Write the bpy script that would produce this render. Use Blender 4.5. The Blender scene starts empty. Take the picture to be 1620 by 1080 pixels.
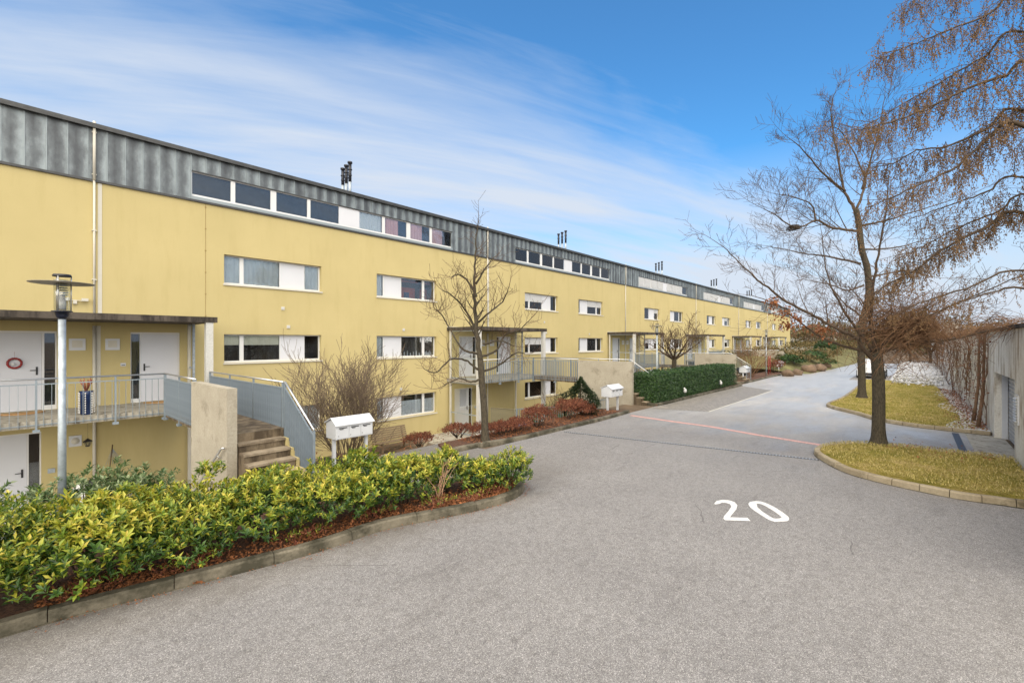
import bpy, math, random
from mathutils import Vector, Matrix, noise as mnoise
random.seed(7)
S = bpy.context.scene
COL = S.collection
R = math.radians
# ------------------------------------------------------------ camera, sky, sun, exposure
EYE = 2.85                      # eye height over the road
TH = 41.4                       # heading of the camera from the facade direction (+X)
cam_d = bpy.data.cameras.new('camera'); cam = bpy.data.objects.new('camera', cam_d); COL.objects.link(cam)
cam_d.lens = 16.0; cam_d.sensor_width = 36.0; cam_d.clip_start = .05; cam_d.clip_end = 3000
cam.location = (0, 0, EYE); cam.rotation_euler = (R(90), 0, R(TH-90)); S.camera = cam
S.view_settings.view_transform = 'Standard'; S.view_settings.look = 'None'
S.view_settings.gamma = 1; S.view_settings.use_curve_mapping = False
S.view_settings.exposure = 0.95
SUN_EL, SUN_AZ = 42, -141         # azimuth: direction the light comes from, degrees from +X
w = bpy.data.worlds.new('World'); S.world = w; w.use_nodes = True
nt = w.node_tree; N = nt.nodes; L = nt.links; N.clear()
out = N.new('ShaderNodeOutputWorld'); bg = N.new('ShaderNodeBackground'); bg.inputs['Strength'].default_value = .11
sky = N.new('ShaderNodeTexSky'); sky.sky_type = 'NISHITA'; sky.sun_disc = False
sky.sun_elevation = R(SUN_EL); sky.sun_rotation = R(90-SUN_AZ); sky.air_density = 1.25; sky.dust_density = .35; sky.ozone_density = 3.2; sky.altitude = 400
tc = N.new('ShaderNodeTexCoord'); sep = N.new('ShaderNodeSeparateXYZ'); L.new(tc.outputs['Generated'], sep.inputs[0])
def M(op, a, b=None, c=None, clamp=False, nt_=None):
    T = (nt_ or nt); m = T.nodes.new('ShaderNodeMath'); m.operation = op; m.use_clamp = clamp
    for i, v in enumerate((a, b, c)):
        if v is None: continue
        if isinstance(v, (int, float)): m.inputs[i].default_value = v
        else: T.links.new(v, m.inputs[i])
    return m.outputs[0]
zc = M('MAXIMUM', sep.outputs['Z'], 0.0)
den = M('ADD', zc, .22)
cx = M('DIVIDE', sep.outputs['X'], den); cy = M('DIVIDE', sep.outputs['Y'], den)
cmb = N.new('ShaderNodeCombineXYZ'); L.new(cx, cmb.inputs[0]); L.new(cy, cmb.inputs[1])
qa = M('ADD', M('MULTIPLY', cx, .883), M('MULTIPLY', cy, -.47))      # along the cloud bands
na = M('ADD', M('MULTIPLY', cx, .47), M('MULTIPLY', cy, .883))       # across them
mp = N.new('ShaderNodeCombineXYZ'); L.new(M('MULTIPLY', qa, .55), mp.inputs[0]); L.new(M('MULTIPLY', na, 1.5), mp.inputs[1])
n1 = N.new('ShaderNodeTexNoise'); n1.inputs['Scale'].default_value = 1.1; n1.inputs['Detail'].default_value = 9; n1.inputs['Roughness'].default_value = .52; n1.inputs['Distortion'].default_value = .55
L.new(mp.outputs[0], n1.inputs['Vector'])
mp2 = N.new('ShaderNodeMapping'); mp2.inputs['Rotation'].default_value = (0, 0, R(8)); mp2.inputs['Scale'].default_value = (1.1, 2.6, 1); mp2.inputs['Location'].default_value = (3.1, 1.7, 0); L.new(mp.outputs[0], mp2.inputs[0])
n2 = N.new('ShaderNodeTexNoise'); n2.inputs['Scale'].default_value = 2.2; n2.inputs['Detail'].default_value = 10; n2.inputs['Roughness'].default_value = .6; n2.inputs['Distortion'].default_value = .4
L.new(mp2.outputs[0], n2.inputs['Vector'])
low = M('MULTIPLY', M('SUBTRACT', .34, zc), 3.0)            # more cloud towards the horizon
band = M('MULTIPLY', M('SUBTRACT', M('ABSOLUTE', M('SUBTRACT', na, .74)), .36), 1.9)
f = M('ADD', M('MULTIPLY', M('SUBTRACT', n1.outputs['Fac'], .5), 1.9), M('MAXIMUM', low, M('MINIMUM', band, .62)))
f = M('ADD', f, M('MULTIPLY', M('SUBTRACT', n2.outputs['Fac'], .5), .75))
f = M('ADD', f, .16)
f = M('MAXIMUM', f, M('MULTIPLY', M('SUBTRACT', .37, zc), 3.4))       # the sky pales out towards the horizon
f = M('MULTIPLY', M('MINIMUM', M('MAXIMUM', f, 0.03), 1.0), .97)
tint = N.new('ShaderNodeMix'); tint.data_type = 'RGBA'; tint.blend_type = 'MULTIPLY'; tint.inputs['Factor'].default_value = 1
L.new(sky.outputs[0], tint.inputs['A']); tint.inputs['B'].default_value = (.30, .72, .96, 1)
mix = N.new('ShaderNodeMix'); mix.data_type = 'RGBA'; L.new(f, mix.inputs['Factor']); L.new(tint.outputs['Result'], mix.inputs['A'])
mix.inputs['B'].default_value = (3.35, 3.68, 4.2, 1)
L.new(mix.outputs['Result'], bg.inputs['Color']); L.new(bg.outputs[0], out.inputs[0])
sun_d = bpy.data.lights.new('sun', 'SUN'); sun = bpy.data.objects.new('sun', sun_d); COL.objects.link(sun)
sun_d.energy = 4.2; sun_d.angle = R(114); sun_d.color = (1.0, .87, .66)
sun.location = (0, -30, 60)
sd = Vector((math.cos(R(SUN_EL))*math.cos(R(SUN_AZ)), math.cos(R(SUN_EL))*math.sin(R(SUN_AZ)), math.sin(R(SUN_EL))))
sun.rotation_euler = (-sd).to_track_quat('-Z', 'Y').to_euler()

# ------------------------------------------------------------ photograph geometry -> place
c_, s_ = math.cos(R(TH)), math.sin(R(TH)); F = 720.0
def ray(x, y):
    a = (x-810)/F; b = (541-y)/F
    return Vector((c_+s_*a, s_-c_*a, b))
def P(x, y, t): r = ray(x, y); return Vector((r.x*t, r.y*t, EYE+r.z*t))
def G(x, y, z=0.0): r = ray(x, y); t = (z-EYE)/r.z; return Vector((r.x*t, r.y*t, z))
D = 17.6                         # distance of the facade plane
def U(x, v=D): r = ray(x, 541); return r.x/r.y*v
MOD = 16.0                       # one entrance to the next
# ------------------------------------------------------------ materials
def newmat(name):
    m = bpy.data.materials.new(name); m.use_nodes = True
    return m, m.node_tree, m.node_tree.nodes['Principled BSDF']
def ramp(T, fac, stops):
    r = T.nodes.new('ShaderNodeValToRGB'); T.links.new(fac, r.inputs[0])
    e = r.color_ramp.elements
    while len(e) < len(stops): e.new(.5)
    for i, (p, c) in enumerate(stops):
        e[i].position = p; e[i].color = (*c, 1) if len(c) == 3 else c
    return r.outputs[0]
def noise(T, scale, detail=4, rough=.55, vec=None, stretch=None, coord='Object', dist=0):
    n = T.nodes.new('ShaderNodeTexNoise'); n.inputs['Scale'].default_value = scale
    n.inputs['Detail'].default_value = detail; n.inputs['Roughness'].default_value = rough; n.inputs['Distortion'].default_value = dist
    t = T.nodes.new('ShaderNodeTexCoord'); o = t.outputs[coord]
    if coord == 'World':
        pass
    if stretch:
        m = T.nodes.new('ShaderNodeMapping'); m.inputs['Scale'].default_value = stretch; T.links.new(o, m.inputs[0]); o = m.outputs[0]
    T.links.new(o, n.inputs['Vector']); return n.outputs['Fac']
def geopos(T):
    g = T.nodes.new('ShaderNodeNewGeometry'); return g.outputs['Position']
def mulc(T, c, f, k=1.0):
    m = T.nodes.new('ShaderNodeMix'); m.data_type = 'RGBA'; m.blend_type = 'MULTIPLY'; m.inputs['Factor'].default_value = k
    for s, v in (('A', c), ('B', f)):
        if isinstance(v, tuple): m.inputs[s].default_value = (*v, 1)
        else: T.links.new(v, m.inputs[s])
    return m.outputs['Result']
def mixc(T, a, b, f):
    m = T.nodes.new('ShaderNodeMix'); m.data_type = 'RGBA'
    if isinstance(f, (int, float)): m.inputs['Factor'].default_value = f
    else: T.links.new(f, m.inputs['Factor'])
    for s, v in (('A', a), ('B', b)):
        if isinstance(v, tuple): m.inputs[s].default_value = (*v, 1)
        else: T.links.new(v, m.inputs[s])
    return m.outputs['Result']
def bump(T, B, h, strength=.3, dist=.01):
    b = T.nodes.new('ShaderNodeBump'); b.inputs['Strength'].default_value = strength; b.inputs['Distance'].default_value = dist
    T.links.new(h, b.inputs['Height']); T.links.new(b.outputs[0], B.inputs['Normal'])
def plain(name, col, rough=.6, var=.12, scale=3.0, bs=40, bstr=.15, metal=0.0, stretch=None, spec=.5, coord='Object', bdist=.004):
    m, T, B = newmat(name)
    a = tuple(min(1, c*(1-var)) for c in col); b = tuple(min(1, c*(1+var)) for c in col)
    f = noise(T, scale, 6, .6, stretch=stretch, coord=coord)
    B.inputs['Roughness'].default_value = rough; B.inputs['Metallic'].default_value = metal
    B.inputs['Specular IOR Level'].default_value = spec
    T.links.new(ramp(T, f, [(.3, a), (.7, b)]), B.inputs['Base Color'])
    if bstr: bump(T, B, noise(T, bs, 4, .6, coord=coord), bstr, bdist)
    return m
MT = {}
# yellow render with faint weathering
m, T, B = newmat('yellow_render'); MT['yellow'] = m
f1 = noise(T, .35, 5, .6); f2 = noise(T, 1.0, 6, .65, stretch=(2.2, 2.2, .35)); f3 = noise(T, 60, 3, .6)
c = ramp(T, f1, [(.3, (.475, .40, .20)), (.7, (.535, .45, .23))])
c = mulc(T, c, ramp(T, f2, [(.30, (.935, .925, .90)), (.5, (1, 1, 1))]))
c = mulc(T, c, ramp(T, f3, [(.3, (.93, .93, .92)), (.6, (1.0, 1.0, 1.0))]))
T.links.new(c, B.inputs['Base Color']); B.inputs['Roughness'].default_value = .92; B.inputs['Specular IOR Level'].default_value = .2
bump(T, B, noise(T, 45, 4, .7), .35, .006)
# zinc sheets, patinated, each panel a little different
m, T, B = newmat('zinc_sheet'); MT['zinc'] = m
oi = T.nodes.new('ShaderNodeObjectInfo'); tcn = T.nodes.new('ShaderNodeTexCoord')
va = T.nodes.new('ShaderNodeVectorMath'); va.operation = 'ADD'; T.links.new(tcn.outputs['Object'], va.inputs[0])
cb = T.nodes.new('ShaderNodeCombineXYZ'); T.links.new(M('MULTIPLY', oi.outputs['Random'], 50, nt_=T), cb.inputs[0]); T.links.new(cb.outputs[0], va.inputs[1])
nz = T.nodes.new('ShaderNodeTexNoise'); nz.inputs['Scale'].default_value = 2.4; nz.inputs['Detail'].default_value = 8; nz.inputs['Roughness'].default_value = .65
mpz = T.nodes.new('ShaderNodeMapping'); mpz.inputs['Scale'].default_value = (1.5, 1, .7); T.links.new(va.outputs[0], mpz.inputs[0]); T.links.new(mpz.outputs[0], nz.inputs['Vector'])
sx = T.nodes.new('ShaderNodeSeparateXYZ'); T.links.new(tcn.outputs['Object'], sx.inputs[0])
edge = M('MULTIPLY', M('ABSOLUTE', M('SUBTRACT', sx.outputs['X'], .17, nt_=T), nt_=T), 2.1, nt_=T)   # patina collects along the seams
fz = M('ADD', M('SUBTRACT', nz.outputs['Fac'], .1, nt_=T), edge, nt_=T)
fz = M('ADD', fz, M('MULTIPLY', M('SUBTRACT', oi.outputs['Random'], .5, nt_=T), .16, nt_=T), nt_=T)
c = ramp(T, fz, [(.34, (.066, .075, .088)), (.58, (.115, .133, .15)), (.92, (.27, .315, .345))])
T.links.new(c, B.inputs['Base Color']); B.inputs['Metallic'].default_value = .25; B.inputs['Roughness'].default_value = .5
# concretes
def concrete(name, a, b, dark, rough=.85, streak=True, ds=.42):
    m, T, B = newmat(name)
    c = ramp(T, noise(T, 1.3, 7, .65), [(.3, a), (.7, b)])
    c = mulc(T, c, ramp(T, noise(T, 24, 5, .7), [(.35, (.82, .82, .80)), (.6, (1, 1, 1))]))
    st = noise(T, 1.6, 8, .7, stretch=(2.5, 2.5, .5) if streak else None)
    c = mixc(T, dark, c, ramp(T, st, [(ds-.08, (0, 0, 0)), (ds+.06, (1, 1, 1))]))
    T.links.new(c, B.inputs['Base Color']); B.inputs['Roughness'].default_value = rough
    bump(T, B, noise(T, 30, 6, .7), .4, .006); return m
MT['concrete'] = concrete('board_concrete', (.31, .28, .225), (.42, .385, .32), (.19, .165, .125), ds=.40, streak=False)
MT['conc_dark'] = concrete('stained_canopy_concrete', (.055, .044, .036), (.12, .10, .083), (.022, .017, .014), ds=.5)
MT['conc_mid'] = concrete('slab_concrete', (.30, .28, .24), (.45, .42, .36), (.11, .095, .075), ds=.42)
MT['conc_white'] = concrete('pale_post_concrete', (.50, .50, .49), (.62, .62, .60), (.28, .27, .25), ds=.34)
MT['wallconc'] = concrete('weathered_wall_concrete', (.66, .63, .57), (.82, .80, .75), (.36, .29, .21), ds=.46)
MT['kerb'] = concrete('kerb_concrete', (.095, .083, .062), (.21, .185, .14), (.04, .036, .022), ds=.52, streak=False)
MT['kerbstone'] = concrete('kerb_stone', (.25, .20, .13), (.40, .34, .24), (.12, .095, .055), ds=.40, streak=False)
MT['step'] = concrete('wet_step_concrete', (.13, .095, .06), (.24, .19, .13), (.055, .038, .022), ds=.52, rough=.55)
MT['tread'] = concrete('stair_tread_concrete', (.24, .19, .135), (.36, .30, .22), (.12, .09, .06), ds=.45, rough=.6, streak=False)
# asphalt
m, T, B = newmat('asphalt'); MT['asphalt'] = m
vo = T.nodes.new('ShaderNodeTexVoronoi'); vo.inputs['Scale'].default_value = 150; tco = T.nodes.new('ShaderNodeTexCoord'); T.links.new(tco.outputs['Object'], vo.inputs['Vector'])
base = ramp(T, noise(T, .55, 8, .6), [(.3, (.20, .193, .192)), (.7, (.238, .231, .229))])
spx = T.nodes.new('ShaderNodeSeparateXYZ'); T.links.new(vo.outputs['Color'], spx.inputs[0])
grain = ramp(T, spx.outputs[0], [(0, (.45, .44, .44)), (.35, (.82, .81, .81)), (.75, (1.1, 1.1, 1.09)), (.92, (1.5, 1.49, 1.46)), (1, (2.2, 2.15, 2.1))])
c = mulc(T, base, grain)
c = mulc(T, c, ramp(T, noise(T, 9, 5, .7), [(.33, (.80, .79, .78)), (.52, (1, 1, 1)), (.75, (1.05, 1.05, 1.06))]))
c = mulc(T, c, ramp(T, noise(T, 1.0, 7, .72, stretch=(.45, 1.7, 1)), [(.28, (.80, .79, .785)), (.44, (1, 1, 1))]))
sy0 = T.nodes.new('ShaderNodeSeparateXYZ'); T.links.new(tco.outputs['Object'], sy0.inputs[0])
cr = T.nodes.new('ShaderNodeTexVoronoi'); cr.feature = 'DISTANCE_TO_EDGE'; cr.inputs['Scale'].default_value = .33
cw = T.nodes.new('ShaderNodeMixRGB'); cw.inputs[0].default_value = .12; T.links.new(tco.outputs['Object'], cw.inputs[1])
cn = T.nodes.new('ShaderNodeTexNoise'); cn.inputs['Scale'].default_value = 1.7; cn.inputs['Detail'].default_value = 6; T.links.new(tco.outputs['Object'], cn.inputs['Vector']); T.links.new(cn.outputs['Color'], cw.inputs[2]); T.links.new(cw.outputs[0], cr.inputs['Vector'])
crk = M('MULTIPLY', M('LESS_THAN', cr.outputs['Distance'], .0022, nt_=T), M('GREATER_THAN', noise(T, .45, 3, .5), .56, nt_=T), nt_=T)
c = mixc(T, c, (.05, .045, .042), M('MULTIPLY', crk, .5, nt_=T))       # a few fine cracks
edgeY = M('SUBTRACT', sy0.outputs['Y'], M('MULTIPLY', M('MAXIMUM', M('SUBTRACT', 5.5, sy0.outputs['X'], nt_=T), 0, nt_=T), .16, nt_=T), nt_=T)
dirt = M('ADD', M('MULTIPLY', M('SUBTRACT', edgeY, 4.75, nt_=T), .9, nt_=T), M('MULTIPLY', M('SUBTRACT', noise(T, 1.6, 7, .7), .55, nt_=T), 2.4, nt_=T), clamp=True, nt_=T)
dirt = M('MULTIPLY', dirt, M('MULTIPLY', M('SUBTRACT', 9.5, sy0.outputs['X'], nt_=T), .5, clamp=True, nt_=T), nt_=T)
c = mixc(T, c, (.105, .092, .078), M('MULTIPLY', dirt, .55, nt_=T))          # damp dirty margin along the kerb
sxy = T.nodes.new('ShaderNodeSeparateXYZ'); T.links.new(tco.outputs['Object'], sxy.inputs[0])
pale_sheen = M('ADD', M('MULTIPLY', M('SUBTRACT', sxy.outputs['X'], 14.0, nt_=T), .10, nt_=T), M('MULTIPLY', M('SUBTRACT', noise(T, .35, 5, .6), .5, nt_=T), .9, nt_=T), clamp=True, nt_=T)   # smoother surfacing up the road, its wet sheen also put into the colour
c = mixc(T, c, mulc(T, (.42, .415, .415), ramp(T, noise(T, 1.2, 7, .7, stretch=(.35, 1.6, 1)), [(.3, (.8, .8, .8)), (.6, (1, 1, 1))])), M('MULTIPLY', pale_sheen, .92, nt_=T))
T.links.new(c, B.inputs['Base Color'])
wet = M('ADD', M('MULTIPLY', M('SUBTRACT', noise(T, .5, 6, .6, stretch=(.6, 1.2, 1)), .44, nt_=T), 5, nt_=T), M('MULTIPLY', M('SUBTRACT', sxy.outputs['X'], 15, nt_=T), .05, nt_=T), clamp=True, nt_=T)
wet = M('MULTIPLY', wet, M('MULTIPLY', M('SUBTRACT', sxy.outputs['X'], 10.5, nt_=T), .2, clamp=True, nt_=T), nt_=T)
rr = M('SUBTRACT', .72, M('MULTIPLY', wet, .42, nt_=T), nt_=T)
T.links.new(rr, B.inputs['Roughness'])
bump(T, B, vo.outputs['Distance'], .30, .004)
MT['paving'] = None
m, T, B = newmat('concrete_paving'); MT['paving'] = m
bt = T.nodes.new('ShaderNodeTexBrick'); bt.inputs['Scale'].default_value = 1; bt.inputs['Brick Width'].default_value = .24; bt.inputs['Row Height'].default_value = .14; bt.inputs['Mortar Size'].default_value = .012
bt.inputs['Color1'].default_value = (.32, .29, .26, 1); bt.inputs['Color2'].default_value = (.25, .23, .21, 1); bt.inputs['Mortar'].default_value = (.045, .045, .035, 1)
tcp = T.nodes.new('ShaderNodeTexCoord'); T.links.new(tcp.outputs['Object'], bt.inputs['Vector']); T.links.new(bt.outputs['Color'], B.inputs['Base Color']); B.inputs['Roughness'].default_value = .6
bump(T, B, bt.outputs['Fac'], -.6, .01)
MT['white'] = plain('white_frame', (.66, .67, .69), .4, .02, 2, bstr=0)
MT['panelw'] = plain('white_panel', (.60, .62, .68), .5, .03, 1, bstr=0)
MT['whitemetal'] = plain('white_powder_coat', (.56, .58, .62), .35, .05, 3, bstr=0)
MT['galv'] = plain('galvanised_steel', (.36, .41, .46), .45, .22, 14, bstr=.1, metal=.35)
MT['galvblue'] = plain('galvanised_bars', (.22, .265, .31), .5, .12, 6, bstr=0, metal=.2)
MT['steel'] = plain('steel_handrail', (.55, .56, .57), .3, .08, 8, bstr=0, metal=.8)
MT['darkmetal'] = plain('dark_metal', (.025, .026, .032), .4, .2, 8, bstr=0, metal=.3)
MT['blackpipe'] = plain('black_flue', (.012, .014, .022), .4, .2, 5, bstr=0)
MT['lampblack'] = plain('lamp_black', (.01, .013, .03), .3, .1, 5, bstr=0)
MT['lampdisc'] = plain('lamp_disc_grey', (.22, .20, .17), .5, .15, 5, bstr=0)
MT['trim'] = plain('pale_trim', (.55, .53, .47), .6, .06, 2, bstr=0)
MT['fascia'] = plain('dark_fascia_metal', (.055, .058, .062), .5, .3, 5, bstr=0, metal=.3)
MT['roof'] = plain('roof_gravel', (.22, .21, .20), .9, .2, 6)
MT['joint'] = plain('joint_dark', (.30, .22, .09), .9, .2, 5, bstr=0)
MT['interior'] = plain('dark_room', (.055, .05, .048), .9, .4, .8, bstr=0)
MT['curtain'] = plain('grey_curtain', (.66, .69, .70), .9, .08, 3, bstr=0)
MT['lace'] = plain('white_lace_curtain', (.82, .84, .86), .9, .12, 30, bstr=0)
MT['pink'] = plain('pink_curtain', (.85, .52, .50), .9, .06, 3, bstr=0)
MT['cream'] = plain('cream_blind', (.80, .76, .60), .8, .05, 3, bstr=0)
MT['red_int'] = plain('red_furnishing', (.30, .055, .025), .8, .4, 1.5, bstr=0)
MT['shutter'] = plain('grey_shutter', (.52, .53, .55), .5, .05, 3, bstr=0)
MT['wood'] = plain('weathered_wood', (.17, .125, .075), .8, .3, 6, bs=30, bstr=.3, stretch=(1, 8, 8))
MT['mat'] = plain('coir_mat', (.42, .24, .10), .95, .2, 30, bs=90, bstr=.5)
MT['bark'] = plain('oak_bark', (.052, .042, .027), .9, .75, 26, bs=30, bstr=1.0, stretch=(1.6, 1.6, .45), bdist=.03)
MT['twig'] = plain('brown_twig', (.085, .052, .032), .85, .3, 4, bstr=0)
MT['branch'] = plain('grey_brown_branch', (.062, .041, .026), .85, .4, 5, bs=25, bstr=.6, bdist=.01)
MT['catkin'] = plain('birch_catkin', (.17, .10, .045), .85, .45, 2.5, bstr=0)
MT['orangetwig'] = plain('orange_brown_twig', (.17, .09, .045), .85, .35, 3, bstr=0)
MT['redtwig'] = plain('red_brown_twig', (.27, .085, .05), .85, .45, 6, bstr=0)
MT['deadleaf'] = plain('dead_leaf', (.23, .085, .03), .8, .5, 5, bstr=0)
MT['soil'] = plain('bark_mulch', (.095, .045, .027), .95, .55, 14, bs=30, bstr=1.0, bdist=.04)
MT['earth'] = plain('garden_earth', (.12, .085, .055), .95, .4, 1.5, bs=14, bstr=.8, bdist=.04)
MT['vine'] = plain('bare_vine', (.17, .10, .06), .9, .4, 4, bstr=0)
MT['redpaint'] = None
MT['blue'] = plain('cobalt_ceramic', (.012, .03, .10), .25, .3, 4, bstr=0)
MT['shell'] = plain('white_shell', (.62, .62, .62), .4, .1, 10, bstr=0)
MT['red'] = plain('red_ribbon', (.25, .02, .02), .6, .3, 10, bstr=0)
MT['gravel'] = plain('pale_gravel', (.55, .55, .56), .9, .18, 9, bs=12, bstr=1.0, bdist=.05)
MT['tyre'] = plain('tyre_rubber', (.015, .015, .016), .8, .1, 5, bstr=0)
MT['binblue'] = plain('blue_bin_plastic', (.03, .09, .20), .4, .1, 3, bstr=0)
MT['rock'] = plain('brown_boulder', (.15, .10, .065), .9, .4, 2, bs=8, bstr=.8, bdist=.04)
MT['rooftile'] = plain('red_roof_tiles', (.20, .085, .05), .8, .25, 3, bstr=0)
MT['slat'] = plain('grey_garage_slat', (.40, .41, .43), .5, .05, 3, bstr=0, metal=.2)
# painted markings: worn
def paint(name, col, wear):
    m, T, B = newmat(name)
    tr = T.nodes.new('ShaderNodeBsdfTransparent'); mx = T.nodes.new('ShaderNodeMixShader')
    f = ramp(T, noise(T, 26, 6, .75), [(wear-.05, (0, 0, 0)), (wear+.04, (1, 1, 1))])
    T.links.new(f, mx.inputs[0]); T.links.new(tr.outputs[0], mx.inputs[1]); T.links.new(B.outputs[0], mx.inputs[2])
    T.links.new(mx.outputs[0], T.nodes['Material Output'].inputs[0])
    T.links.new(ramp(T, noise(T, 5, 5, .6), [(.3, tuple(x*.82 for x in col)), (.7, col)]), B.inputs['Base Color'])
    B.inputs['Roughness'].default_value = .6; return m
MT['wpaint'] = paint('white_road_paint', (.74, .74, .73), .38)
MT['redpaint'] = paint('faded_red_road_paint', (.66, .38, .34), .44)
# glass: transparent + mirror by fresnel
m, T, B = newmat('window_glass'); MT['glass'] = m
T.nodes.remove(B); lw = T.nodes.new('ShaderNodeFresnel'); lw.inputs['IOR'].default_value = 1.5
gl = T.nodes.new('ShaderNodeBsdfGlossy'); gl.inputs['Roughness'].default_value = .015; gl.inputs['Color'].default_value = (.9, .92, .97, 1)
tr = T.nodes.new('ShaderNodeBsdfTransparent'); tr.inputs['Color'].default_value = (.88, .91, .93, 1)
mx = T.nodes.new('ShaderNodeMixShader'); T.links.new(M('ADD', lw.outputs[0], .03, clamp=True, nt_=T), mx.inputs[0]); T.links.new(tr.outputs[0], mx.inputs[1]); T.links.new(gl.outputs[0], mx.inputs[2])
T.links.new(mx.outputs[0], T.nodes['Material Output'].inputs[0])
m, T, B = newmat('clear_screen_glass'); MT['clearglass'] = m
T.nodes.remove(B); gl = T.nodes.new('ShaderNodeBsdfGlossy'); gl.inputs['Roughness'].default_value = .02
tr = T.nodes.new('ShaderNodeBsdfTransparent'); tr.inputs['Color'].default_value = (.95, .97, .97, 1)
lw = T.nodes.new('ShaderNodeFresnel'); lw.inputs['IOR'].default_value = 1.3
mx = T.nodes.new('ShaderNodeMixShader'); T.links.new(lw.outputs[0], mx.inputs[0]); T.links.new(tr.outputs[0], mx.inputs[1]); T.links.new(gl.outputs[0], mx.inputs[2])
T.links.new(mx.outputs[0], T.nodes['Material Output'].inputs[0])
m, T, B = newmat('lamp_glass'); MT['lampglass'] = m
T.nodes.remove(B); gl = T.nodes.new('ShaderNodeBsdfGlossy'); gl.inputs['Roughness'].default_value = .05
tr = T.nodes.new('ShaderNodeBsdfTransparent'); tr.inputs['Color'].default_value = (.86, .88, .88, 1)
mx = T.nodes.new('ShaderNodeMixShader'); mx.inputs[0].default_value = .14; T.links.new(tr.outputs[0], mx.inputs[1]); T.links.new(gl.outputs[0], mx.inputs[2])
T.links.new(mx.outputs[0], T.nodes['Material Output'].inputs[0])
def leafmat(name, stops, rough=.42):
    m, T, B = newmat(name)
    g = T.nodes.new('ShaderNodeNewGeometry')
    T.links.new(ramp(T, g.outputs['Random Per Island'], stops), B.inputs['Base Color']); B.inputs['Roughness'].default_value = rough
    tl = T.nodes.new('ShaderNodeBsdfTranslucent'); T.links.new(ramp(T, g.outputs['Random Per Island'], [(p, tuple(x*1.2 for x in c)) for p, c in stops]), tl.inputs[0])
    mx = T.nodes.new('ShaderNodeMixShader'); mx.inputs[0].default_value = .22
    T.links.new(B.outputs[0], mx.inputs[1]); T.links.new(tl.outputs[0], mx.inputs[2]); T.links.new(mx.outputs[0], T.nodes['Material Output'].inputs[0])
    return m
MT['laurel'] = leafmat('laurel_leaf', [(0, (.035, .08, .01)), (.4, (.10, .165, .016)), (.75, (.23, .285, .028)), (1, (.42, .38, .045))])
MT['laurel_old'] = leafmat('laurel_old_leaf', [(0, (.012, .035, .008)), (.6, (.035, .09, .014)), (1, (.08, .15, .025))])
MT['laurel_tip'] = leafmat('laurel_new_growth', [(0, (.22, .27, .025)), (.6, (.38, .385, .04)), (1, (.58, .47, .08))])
MT['greyleaf'] = leafmat('grey_green_leaf', [(0, (.05, .10, .03)), (.5, (.12, .18, .06)), (1, (.28, .33, .18))], .35)
MT['hedge'] = leafmat('dark_hedge_leaf', [(0, (.012, .035, .012)), (.6, (.03, .075, .02)), (1, (.07, .14, .04))])
MT['conifer'] = leafmat('conifer_needle', [(0, (.010, .024, .010)), (.6, (.022, .045, .016)), (1, (.05, .075, .02))], .6)
MT['redbush'] = leafmat('russet_leaf', [(0, (.06, .015, .01)), (.5, (.17, .045, .022)), (1, (.34, .14, .07))], .7)
MT['straw'] = leafmat('winter_grass_blade', [(0, (.20, .19, .035)), (.5, (.37, .30, .08)), (1, (.60, .48, .22))], .8)
MT['brush'] = leafmat('far_scrub_leaf', [(0, (.05, .06, .02)), (.5, (.12, .09, .035)), (1, (.20, .14, .06))], .8)
m, T, B = newmat('winter_lawn'); MT['lawn'] = m
c = ramp(T, noise(T, 1.4, 8, .7), [(.36, (.20, .19, .03)), (.5, (.35, .29, .065)), (.64, (.48, .36, .15))])
c = mulc(T, c, ramp(T, noise(T, 45, 5, .75), [(.3, (.42, .42, .38)), (.6, (1.15, 1.15, 1.12))]))
T.links.new(c, B.inputs['Base Color']); B.inputs['Roughness'].default_value = .95; B.inputs['Specular IOR Level'].default_value = .15
bump(T, B, noise(T, 40, 6, .8), 1.0, .05)
MT['hillgreen'] = plain('rough_grass_bank', (.14, .13, .05), .95, .5, .8, bs=5, bstr=1.0, bdist=.1)
MT['carwhite'] = plain('white_car_paint', (.75, .76, .78), .25, .01, 2, bstr=0)
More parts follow.
